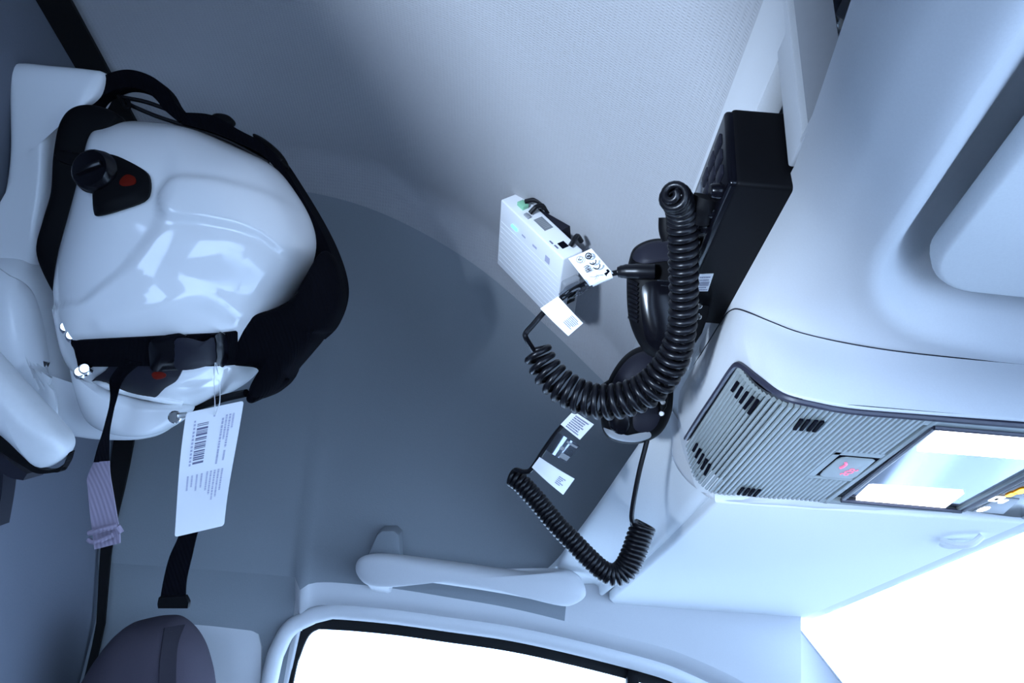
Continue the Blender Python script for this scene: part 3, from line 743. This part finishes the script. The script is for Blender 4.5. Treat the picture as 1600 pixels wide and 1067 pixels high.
obj('cord_boot', tube(pxpath([(1030, 612, .672), (1028, 630, .674), (1024, 646, .678), (1020, 658, .682)], 4), [.0050]*8+[.0036]*5, 10), M_cord, m2)
cd = pxpath([(799, 744, .705), (813, 754, .702), (840, 783, .698), (866, 815, .694), (895, 846, .690), (921, 873, .688), (944, 893, .687), (962, 898, .687), (978, 888, .688), (990, 864, .690), (999, 838, .692), (1006, 820, .693)])
cm, pa, pb = coil(cd, lambda t: .0066+.0022*sstep(.6, .8, t), .0023, 44, 18, 8)
cord2 = obj('coiled_cord', cm, M_cord, m2, angle=None)
obj('cord_tail', tube(spline([pb, P(990, 818, .690), P(987, 806, .688), P(991, 777, .686), P(999, 736, .684), P(1010, 692, .683), P(1019, 655, .682)], 8), .0022, 8), M_cord, cord2)
obj('cord_tail', tube(spline([pa, P(806, 734, .694), P(820, 737, .692), P(831, 732, .691), P(850, 703, .690), P(872, 673, .689), P(900, 643, .690), P(940, 605, .692), P(965, 590, .695)], 8), .0021, 8), M_cord, cord2)
flag([(843, 714), (898, 748), (880, 773), (831, 730)], [.687, .682, .682, .687], 'cable_tag', cord2, [(M_ink, lines_of_print(.66, .92, [.30+.10*k for k in range(5)], .05, 9, 's', .6))], bend=.005)
flag([(872, 675), (907, 697), (885, 722), (853, 703)], [.686, .682, .682, .686], 'cable_tag', cord2, [(M_lcd, [(.42, .45, .62, .62), (.5, .1, .95, .2), (.6, .7, .98, .95)])], mt=M_mirror, bend=.003)
flag([(896, 642), (928, 663), (906, 687), (876, 663)], [.686, .684, .684, .686], 'cable_tag', cord2, [(M_ink, lines_of_print(.2, .95, [.12+.12*k for k in range(7)], .07, 12, 's', .3))], bend=.002)
# clips that hold the microphones on the shelf edge
for n_, (u, v, d, lab) in enumerate([(1088, 478, .60, 'small black clip behind the upper microphone on the shelf edge'), (1040, 618, .655, 'small black clip behind the lower microphone on the shelf edge')]):
    k = thing('microphone_clip', lab, 'clip', P(u, v, d), 'microphone clips on the shelf edge')
    if n_ == 0:
        ol = [(1086, 458), (1098, 462), (1110, 470), (1108, 492), (1098, 520), (1082, 545), (1072, 560), (1074, 500)]
    else:
        ol = [(1052, 560), (1066, 558), (1060, 590), (1046, 612), (1042, 636), (1032, 650), (1030, 620), (1040, 585)]
    obj('bracket', plate([P(a, b, d) for a, b in ol], (M3 @ Vector((0, 0, -.012))), .002), M_blk, k)
    for a, b in ([(1093, 478), (1092, 495)] if n_ == 0 else [(1036, 628), (1034, 646)]):
        obj('screw', disc(P(a, b, d-.0005), M3 @ Vector((-.3, 0, 1)), .0022, .002, 12, .0004), M_chr, k)

# ------------------------------------------------------------------ white network box on the sloping ceiling
sg = M3
bA = Vector((-97, 107, -88)).normalized(); bC = Vector((-8, -94, -105)); bC = (bC-bC.dot(bA)*bA).normalized(); bB = bA.cross(bC).normalized()
if bB.x < 0: bB = -bB
aA, aC, aB = sg @ bA, sg @ bC, sg @ bB
KB = .955
V0 = P(880, 405, .965*KB)
la, lc, lb = 169*.985/F*KB, 141*1.0/F*KB, 40*.97/F*KB
bx_ = thing('network_box', 'white flat network box with small cables fixed to the sloping ceiling lining', 'network box', V0+aA*la/2+aC*lc/2+aB*lb)
cen = V0+aA*la/2+aC*lc/2+aB*lb/2
obj('case', obox(cen, aA, aC, aA.cross(aC), la/2, lc/2, lb/2, .0022, 3), M_box, bx_)
def bf(i, j, h=0): return V0+aA*la*i+aC*lc*j-aB*h                  # on the large face (i along a, j along c)
def bt_(i, k, h=0): return V0+aA*la*i+aB*lb*k-aC*h                 # on the socket face
for r_ in range(9):
    for c_ in range(1):
        obj('face_ridge', tube([bf(.03, .30+.075*r_, -.0002), bf(.97, .30+.075*r_, -.0002)], .0007, 6, flat=.6), M_box, bx_)
obj('indicator_light', tube([bf(.785, .20, .0003), bf(.70, .20, .0003)], .0021, 8), M_cyan, bx_)
prints('face_print', [bf(.62, .13), bf(.14, .13), bf(.14, .26), bf(.62, .26)], .0006, [(0, .4, .12, .6), (.36, .35, .5, .6), (.78, .2, .92, .9)], M_link, bx_)
pv_ = [V0+aA*la*i+aB*(lb+h)+aC*lc*j for j in (.02, .97) for i, h in ((.34, -.001), (.99, -.001), (.99, .004), (.36, .034))]
pad = mesh(pv_, [(0, 1, 2, 3), (4, 5, 6, 7), (0, 1, 5, 4), (1, 2, 6, 5), (2, 3, 7, 6), (3, 0, 4, 7)])
obj('shadow_wedge', pad, M_dkg, bx_)  # added dark wedge; its tone stands in for the shadow behind the box
def tq(i0, k0, i1, k1): return [bt_(i0, k0, .0003), bt_(i1, k0, .0003), bt_(i1, k1, .0003), bt_(i0, k1, .0003)]
obj('terminal_block', obox(bt_(.80, .52, .002), aA, aB, aA.cross(aB), .006, .0045, .003, .0006), M_grn, bx_)
obj('terminal_block', obox(bt_(.655, .30, .001), aA, aB, aA.cross(aB), .0045, .0022, .0015, .0005), M_clip, bx_)
obj('label', plate(tq(.58, .38, .40, .80), -aC*-.0 + (-aC)*.0004, 0), M_lcd, bx_, smooth=False)
prints('label_print', tq(.58, .38, .40, .80), .0009, [(.1+.12*k, .15, .16+.12*k, .8) for k in range(7)], M_clip, bx_)
obj('socket', obox(bt_(.155, .50, .0), aA, aB, aA.cross(aB), .0052, .0045, .0007, .0004), M_kink, bx_)
prints('socket_print', tq(.26, .12, .12, .26), .0006, [(0, .1, .35, .6), (.5, .2, .9, .7)], M_ink, bx_)
for pts_ in ([bt_(.80, .62, .006), bt_(.74, .90, .010), bt_(.65, 1.12, .008), bt_(.60, 1.25, .0)], [bt_(.66, .45, .003), bt_(.65, .72, .010), bt_(.64, 1.0, .009), bt_(.62, 1.22, .0)], [bt_(.085, .62, .003), bt_(.10, .85, .009), bt_(.13, 1.1, .008), bt_(.10, 1.25, .0)]):
    obj('cable', tube(spline(pts_, 6), .0030, 8), M_cord, bx_)
obj('end_clip', join(obox(V0+aB*lb*.45+aC*lc*.62-aA*.004, aB, aC, aB.cross(aC), lb*.42, lc*.30, .005, .004, 3)), M_clip, bx_)
obj('end_recess', obox(V0+aB*lb*.45+aC*lc*.55-aA*.0092, aB, aC, aB.cross(aC), lb*.2, lc*.10, .0006, .0005), M_blk, bx_)

# ------------------------------------------------------------------ helmet
HD = .84
LH = Local(290, 400, HD)
OUT = [(172, 210), (194, 199), (230, 195), (300, 203), (370, 231), (430, 262), (468, 308), (490, 350), (496, 388), (484, 430), (458, 472), (432, 522), (408, 568), (380, 600), (340, 622), (285, 640), (220, 628), (162, 606), (132, 575), (118, 520), (112, 462), (122, 400), (138, 340), (158, 265)]
HB = Blob(LH, OUT, (285, 410), .118, .118, 2.2, 2.0, 6)
hel = thing('helmet', 'white safety helmet with black goggle band lying sideways in the wall holder', 'helmet', P(200, 620, HD))
def dist_line(x, y, pts):
    best = 9; 
    for a, b in zip(pts, pts[1:]):
        ab = b-a; t = max(0, min(1, ((x-a.x)*ab.x+(y-a.y)*ab.y)/ab.length_squared)); q = a+ab*t
        d = math.hypot(x-q.x, y-q.y)
        if d < best: best = d
    return best
def lp(pts): return [Vector((*HB.hit(u, v), 0)) for u, v in pts]
STEP = spline(lp([(262, 190), (265, 240), (262, 300), (240, 360), (190, 420), (130, 470), (95, 490)]), 6)
STAB = sorted((p.y, p.x) for p in lp([(262, 190), (265, 240), (262, 300), (240, 360), (190, 420), (130, 470), (100, 490), (60, 640)]))
RIB = lp([(287, 308), (330, 312), (390, 325), (440, 345), (490, 385)])
LOW = spline(lp([(165, 505), (210, 492), (260, 478), (305, 466), (340, 470), (380, 492)]), 6)
def inside_left(x, y):                     # forehead side of the step line
    return x-lerp_tab(STAB, y)
def disp(x, y):
    d = inside_left(x, y)
    z = .0045*sstep(-.006, .012, d)
    r = dist_line(x, y, RIB); wd = .020
    z += .0065*sstep(wd+.004, wd-.004, r)
    l = dist_line(x, y, LOW); z += .004*math.exp(-(l/.010)**2)
    return z*(1-sstep(.9, 1.0, HB.rho(x, y)))
obj('shell', HB.mesh(46, disp), M_white, hel, angle=None)
def hs(u, v, off=0):
    x, y = HB.hit(u, v); return LH.at(x, y, HB.zf(x, y)+disp(x, y)+off)
# lower brim
obj('brim', tube(spline([hs(u, v, .002) for u, v in [(116, 548), (130, 572), (160, 596), (205, 612), (250, 622), (285, 629)]], 6), [.0035]*31, 10), M_white, hel)
# liner seen between holder and shell
obj('liner', blob(110, 320, .79, [(118, 168), (150, 165), (185, 180), (178, 208), (178, 250), (166, 300), (148, 345), (120, 405), (108, 450), (98, 472), (76, 440), (60, 395), (70, 350), (84, 300), (88, 240), (98, 190)], .012, .05, 3, 3), M_blk, hel)
# side mounts with knob and red mark
sm = obj('side_mount', patch(hs, [(152, 246), (165, 242), (188, 246), (220, 262), (236, 276), (238, 300), (228, 316), (190, 330), (160, 338), (152, 334), (150, 300)], .002, .007, rings=4), M_blk, hel)
kc = hs(158, 272, .009); kn = (hs(158, 272, .02)-hs(158, 272)).normalized()
kn = M3 @ Vector((-.1, .15, 1)).normalized()
obj('adjuster_knob', join(disc(kc, kn, .020, .010, 28, .002, .018), obox(kc+kn*.011, M3 @ Vector((.9, .3, 0)), M3 @ Vector((-.3, .9, 0)), kn, .013, .003, .003, .001)), M_gblk, sm)
obj('red_mark', patch(hs, [(196, 284), (206, 276), (218, 280), (219, 290), (206, 294), (196, 292)], .009, .0015, rings=2), M_red, sm)
obj('ear_lever', plate([P(u, v, .775) for u, v in [(82, 240), (92, 233), (150, 242), (186, 246), (180, 262), (120, 262), (90, 252)]], M3 @ Vector((0, 0, -.02)), .003), M_blk, sm)
sm2 = obj('side_mount', patch(hs, [(150, 600), (172, 578), (186, 566), (240, 560), (288, 566), (282, 592), (262, 606), (240, 624), (200, 618)], .0015, .004, rings=3), M_dkg, hel)
obj('red_mark', patch(hs, [(247, 582), (257, 580), (267, 583), (266, 589), (254, 592), (247, 588)], .007, .0012, rings=2), M_red, sm2)
# black band and buckle over the lower side
def band(up, lo, off, th):
    A = [hs(u, v, off) for u, v in up]; B = [hs(u, v, off) for u, v in lo]
    return A, B
A = [hs(u, v, .006) for u, v in [(121, 534), (126, 533), (134, 532), (150, 531), (190, 529), (230, 527), (270, 525), (310, 523), (350, 521), (376, 518)]]
B = [hs(u, v, .007) for u, v in [(130, 571), (134, 571), (140, 571), (150, 571), (190, 571), (230, 570), (270, 571), (310, 571), (352, 570), (376, 568)]]
bd = obj('goggle_band', strip(spline(A, 4), spline(B, 4), .003), M_web, hel)
obj('buckle', patch(hs, [(246, 536), (262, 526), (302, 524), (302, 572), (276, 578), (250, 578), (246, 560)], .009, .006, rings=2, n=3), M_gblk, bd)
obj('buckle_prong', patch(hs, [(286, 533), (304, 528), (330, 534), (345, 528), (347, 564), (330, 572), (304, 577), (286, 572)], .012, .005, rings=2, n=3), M_dkg, bd)
obj('band_slider', patch(hs, [(346, 525), (362, 523), (364, 567), (348, 568)], .009, .006, rings=2, n=2), M_gblk, bd)
# crown cover: a dark padded band round the crown and down the near side
cov = obj('crown_band', pxstrip([(298, 203), (340, 214), (380, 230), (420, 250), (450, 282), (478, 320), (492, 360), (497, 390), (492, 425), (478, 455), (455, 480)], [(300, 186), (345, 190), (385, 212), (430, 238), (462, 282), (500, 345), (524, 395), (537, 440), (535, 475), (520, 510), (500, 530)], .86, .05, 5), M_web, hel)
LP_ = Local(455, 510, .80)
pad_b = Blob(LP_, [(484, 428), (462, 464), (420, 486), (378, 490), (346, 508), (328, 524), (330, 556), (364, 570), (404, 576), (404, 594), (392, 612), (400, 624), (424, 618), (444, 603), (452, 586), (474, 560), (496, 534), (502, 522), (520, 512), (536, 466), (528, 416), (508, 392)], (458, 516), .022, .05, 5, 2.5, 5)
obj('neck_pad', pad_b.mesh(10), M_web, hel)
obj('pad_flap', blob(418, 612, .795, [(385, 622), (395, 606), (420, 598), (446, 590), (452, 596), (432, 612), (408, 624), (392, 630)], .006, .006, 4), M_web, hel)
obj('lower_edge_cord', tube(spline([hs(290, 641, .004), P(320, 632, .83), P(350, 622, .82), P(385, 614, .80)], 6), .004, 8), M_blk, hel)
# loops over the top
obj('top_loop', pxstrip([(132, 205), (132, 175), (146, 145), (170, 122), (205, 113), (240, 122), (266, 142), (282, 168), (300, 186)], [(160, 205), (155, 178), (162, 160), (180, 147), (205, 140), (232, 146), (250, 160), (262, 175), (285, 195)], [.85]*9, .018, 5), M_web, hel)
for pts_ in ([(190, 152), (230, 160), (280, 178), (340, 196), (400, 222), (440, 252)], [(195, 160), (240, 180), (300, 200), (360, 222), (420, 254)]):
    obj('elastic_cord', tube(pxpath([(u, v, .845) for u, v in pts_], 5), .0022, 8), M_cord, hel)
obj('cord_lock', join(blob(350, 190, .85, [(328, 188), (336, 178), (356, 180), (368, 192), (360, 200), (340, 198)], .007, .007, 3), blob(420, 232, .85, [(395, 210), (415, 218), (440, 240), (452, 262), (440, 262), (412, 240)], .008, .008, 3)), M_blk, hel)
obj('loop_hook', tube(pxpath([(185, 150, .84), (192, 160, .835), (196, 168, .835), (202, 168, .835), (200, 156, .84)], 5), .002, 8), M_blk, hel)
# chin strap hanging with a mauve end and clip
ch = obj('chin_strap', strip(spline([hs(205, 560, .008), hs(184, 590, .009), P(172, 625, .735), P(162, 670, .738), P(152, 700, .74), P(146, 722, .74)], 6), spline([hs(232, 566, .009), hs(204, 592, .010), P(182, 625, .736), P(172, 670, .742), P(171, 700, .745), P(171, 722, .745)], 6), .0016), M_web, hel)
obj('strap_end', pxstrip([(147, 722), (137, 746), (138, 765), (141, 800), (145, 832), (148, 858)], [(171, 720), (172, 740), (176, 765), (182, 800), (187, 830), (188, 848)], [.742, .740, .738, .738, .740, .742], .0018), M_purp, ch)
obj('strap_clip', join(tube(pxpath([(139, 833, .736), (160, 827, .734), (183, 821, .736)], 4), .0026, 8), tube(pxpath([(138, 843, .737), (148, 847, .735), (176, 836, .736)], 4), .0022, 8), tube(pxpath([(183, 822, .737), (189, 832, .738)], 3), .003, 8)), M_purp, ch)

# paper tag on its thread and the black webbing behind it
tagq = [P(291, 645, .735), P(381, 626, .74), P(350, 821, .755), P(273, 839, .75)]
tf = quadmap(tagq); tn = (tagq[1]-tagq[0]).cross(tagq[3]-tagq[0]).normalized()
if tn.dot(CAM-tagq[0]) < 0: tn = -tn
def tg(s, t, off=0):
    return tf(s, t)+tn*(.006*math.sin(math.pi*t*1.0)-.004*math.sin(math.pi*2*t)*(s-.3)+off)
R_ = .05; rows = []
def tag_edge(t):
    e = min(t, 1-t)/.024
    return 0 if e >= 1 else .05*(1-math.sqrt(max(0, 1-(1-e)**2)))
ts = [0, .004, .010, .017, .024]+[.024+.952*k/24 for k in range(1, 24)]+[.976, .983, .99, .996, 1]
V = []; Fc = []; ncol = 9
for side in (1, -1):
    for t in ts:
        e = tag_edge(t)
        for k in range(ncol): s = e+(1-2*e)*k/(ncol-1); V.append(tg(s, t, .0003*side))
N = len(ts)*ncol
for i in range(len(ts)-1):
    for k in range(ncol-1):
        a = i*ncol+k; Fc += [(a, a+1, a+ncol+1, a+ncol), (N+a, N+a+ncol, N+a+ncol+1, N+a+1)]
    for k in (0, ncol-1): a = i*ncol+k; Fc.append((a, a+ncol, N+a+ncol, N+a))
for k in range(ncol-1): Fc += [(k, N+k, N+k+1, k+1), ((len(ts)-1)*ncol+k, (len(ts)-1)*ncol+k+1, N+(len(ts)-1)*ncol+k+1, N+(len(ts)-1)*ncol+k)]
tag = thing('hang_tag', 'white paper hang tag with a barcode dangling below the helmet', 'tag', tagq[0].lerp(tagq[1], .5))
tc_ = obj('card', mesh(V, Fc), M_paper, tag)
def tagprint(items, mt):
    V = []; Fc = []
    for s0, t0, s1, t1 in items:
        b = len(V); V += [tg(s0, t0, .0008), tg(s1, t0, .0008), tg(s1, t1, .0008), tg(s0, t1, .0008)]; Fc.append((b, b+1, b+2, b+3))
    me = bpy.data.meshes.new('print'); me.from_pydata([tuple(v) for v in V], [], Fc)
    obj('print', me, mt, tc_, smooth=False)
r = random.Random(4); bars = []; t = .105
while t < .425:
    h = r.choice([.006, .006, .011, .016]); gap = r.choice([.005, .007, .014])
    bars.append((.235, t, .43, t+h)); t += h+gap
tagprint(bars, M_ink)
tagprint([(.17, .10+.028*k, .205, .118+.028*k) for k in range(12)]+[(.17, .075, .2, .09), (.50, .06, .53, .075)], M_link)
items = []
for s, t0, t1 in [(.84, .08, .20), (.78, .08, .34), (.72, .08, .28), (.66, .10, .42), (.78, .36, .44), (.66, .34, .46)]:
    items += [(a, b, a+.035, d) for a, b, c, d in [(x[0], x[1], x[2], x[3]) for x in lines_of_print(t0, t1, [s], .035, int(s*100+t0*50), 't', .1)]]
for k, s in enumerate([.80, .73, .66, .59, .52]):
    items += [(a, b, a+.032, d) for a, b, c, d in lines_of_print(.50, .50+[.18, .22, .24, .20, .16][k], [s], .03, k+30, 't', .1)]
for k, s in enumerate([.42, .33, .24, .16]):
    items += [(a, b, a+.032, d) for a, b, c, d in lines_of_print(.505, .505+[.12, .14, .10, .12][k], [s], .03, k+40, 't', .1)]
tagprint(items, M_link)
obj('thread', join(tube(spline([hs(346, 566, .012), hs(342, 600, .010), P(336, 632, .73), P(335, 648, .735)], 5), .0005, 5), tube(spline([hs(348, 566, .012), hs(350, 600, .010), P(343, 630, .73), P(336, 648, .735)], 5), .0005, 5)), M_paper, tag)
stp = pxstrip([(286, 800), (280, 835), (265, 870), (256, 905), (250, 940)], [(322, 800), (309, 832), (300, 870), (292, 905), (290, 935)], [.80, .80, .80, .80, .80], .0018)
ws_ = thing('webbing_strap', 'black webbing strap hanging down behind the paper tag', 'strap', P(300, 660, .80))
obj('webbing', join(stp, pxstrip([(318, 640), (308, 700), (298, 760), (286, 800)], [(352, 640), (344, 700), (334, 760), (322, 800)], .80, .0018)), M_web, ws_)
obj('strap_end', pxstrip([(250, 932), (248, 942), (249, 949)], [(291, 930), (296, 940), (295, 949)], .798, .006), M_blk, ws_)

# ------------------------------------------------------------------ white holder on the bulkhead
ho = thing('helmet_holder', 'glossy white moulded holder on the bulkhead carrying the helmet', 'holder', P(60, 420, .88))
up = Blob(Local(75, 250, .85), [(30, 112), (40, 103), (90, 107), (150, 113), (172, 120), (168, 150), (150, 168), (130, 172), (104, 178), (94, 186), (91, 230), (88, 300), (78, 360), (60, 420), (0, 430), (-30, 410), (4, 372), (20, 320), (30, 250), (30, 180)], (62, 250), .022, .02, 6, 4, 4)
obj('upper_bracket', up.mesh(12), M_hold, ho)
lw = Blob(Local(60, 520, .86), [(-60, 398), (0, 400), (45, 400), (68, 410), (84, 440), (96, 480), (104, 520), (118, 575), (140, 604), (175, 618), (240, 636), (284, 640), (278, 658), (256, 676), (225, 685), (170, 685), (125, 680), (80, 684), (0, 690), (-60, 680)], (60, 560), .055, .02, 3.2, 3, 5)
obj('lower_cup', lw.mesh(16), M_hold, ho)
obj('inner_pan', patch(lw.surf, [(-30, 424), (20, 432), (50, 452), (66, 490), (76, 540), (84, 590), (92, 630), (88, 664), (50, 668), (-30, 660)], .002, .006, rings=6), M_hold, ho)
obj('support_tray', blob(215, 640, .80, [(118, 575), (140, 592), (190, 606), (240, 622), (286, 634), (290, 644), (272, 662), (235, 680), (180, 676), (140, 650)], .03, .05, 3, 3), M_hold, ho)
for u, v, d in [(104, 512, .752), (113, 525, .750), (126, 582, .745), (134, 577, .745)]:
    obj('chrome_screw', disc(P(u, v, d), M3 @ Vector((.3, .2, 1)), .0065, .006, 14, .001, .005), M_chr, ho)
obj('chrome_screw', join(disc(P(274, 651, .755), M3 @ Vector((.3, 0, 1)), .006, .006, 14, .001), tube(pxpath([(276, 650, .75), (292, 648, .755)], 3), .003, 8)), M_chr, ho)

# pale bar at the left edge
ba = thing('padded_bar', 'pale rounded bar end with black underside in front of the white holder', 'bar', P(60, 660, .70))
a0, a1 = P(-60, 545, .70), P(80, 698, .70)
obj('bar_body', blob(30, 645, .70, [(-70, 500), (-10, 552), (10, 575), (60, 628), (96, 668), (110, 688), (108, 706), (92, 722), (72, 730), (60, 722), (20, 684), (-40, 640), (-90, 600)], .024, .024, 3, 2.6, rings=10), M_bar, ba)
obj('black_underside', join(pxstrip([(-60, 626), (0, 672), (40, 708), (64, 730), (88, 732), (106, 722), (112, 704)], [(-60, 650), (0, 700), (40, 726), (62, 738), (88, 737), (100, 733), (112, 706)], .705, .010)), M_blk, ba)
obj('lower_channel', join(pxstrip([(-60, 650), (0, 690), (30, 716), (58, 736)], [(-60, 690), (0, 718), (28, 740), (52, 746)], .72, .03), pxstrip([(-20, 700), (-18, 760), (-20, 820)], [(18, 700), (14, 760), (4, 820)], .74, .02)), M_dkg, ba)

# ------------------------------------------------------------------ passenger seat with headrest
seat = thing('passenger_seat', 'dark fabric passenger seat whose headrest shows at the lower left', 'seat', W(-.15, .95, -1.2))
hd_ = [(130, 1100), (134, 1067), (150, 1036), (172, 1004), (196, 980), (226, 970), (252, 966), (275, 968), (296, 985), (312, 1010), (322, 1040), (328, 1070), (330, 1110), (332, 1330), (120, 1330)]
LS = Local(235, 1080, .98)
HR = Blob(LS, hd_, (232, 1120), .060, .055, 3.5, 2.6, 6)
hr = obj('headrest', HR.mesh(14), M_seat, seat)
obj('seam_strip', strip(spline([HR.surf(u, v, .0015) for u, v in [(257, 981), (254, 1004), (250, 1040), (250, 1090), (250, 1160)]], 5), spline([HR.surf(u, v, .0015) for u, v in [(281, 983), (279, 1004), (276, 1040), (276, 1090), (276, 1160)]], 5), .003), M_seam, hr)
obj('backrest', box(-.47, -.33, .68, 1.06, -.80, -.22, .05, 4), M_seat, seat)
obj('cushion', box(-.45, .05, .66, 1.08, -.92, -.76, .05, 4), M_seat, seat)
obj('seat_base', box(-.40, 0, .72, 1.10, -1.2, -.90, .02), M_dash, seat)
for yy in (.86, .95): obj('headrest_post', tube([W(-.40, yy, -.30), W(-.41, yy, .0)], .006, 10), M_chr, seat)

# ------------------------------------------------------------------ grab handle over the door
gh = thing('grab_handle', 'pale grey grab handle on the side lining over the bright door window', 'handle', P(700, 905, 1.04))
top = [(566, 872), (590, 866), (640, 872), (700, 880), (770, 890), (830, 898), (870, 902), (900, 905)]
low = [(566, 912), (590, 914), (626, 910), (640, 908), (700, 914), (770, 926), (830, 938), (870, 946)]
hb = Blob(Local(720, 900, 1.03), [(556, 892), (560, 874), (578, 866), (610, 866), (660, 872), (720, 880), (790, 890), (840, 896), (880, 890), (905, 900), (915, 930), (890, 946), (860, 940), (800, 928), (720, 915), (640, 905), (620, 912), (590, 916), (568, 910)], (722, 898), .018, .018, 2.4, 2.2, 5)
obj('grip', hb.mesh(10), M_trim, gh)
for q in ([(572, 872), (588, 836), (596, 829), (616, 829), (624, 836), (626, 874)],):
    obj('end_cover', plate([P(u, v, 1.065) for u, v in q], M3 @ Vector((0, 0, -.05)), .004), M_side, gh)
obj('end_bracket', box(-.165, -.135, 1.07, 1.16, .186, .215, .006), M_trim, gh)
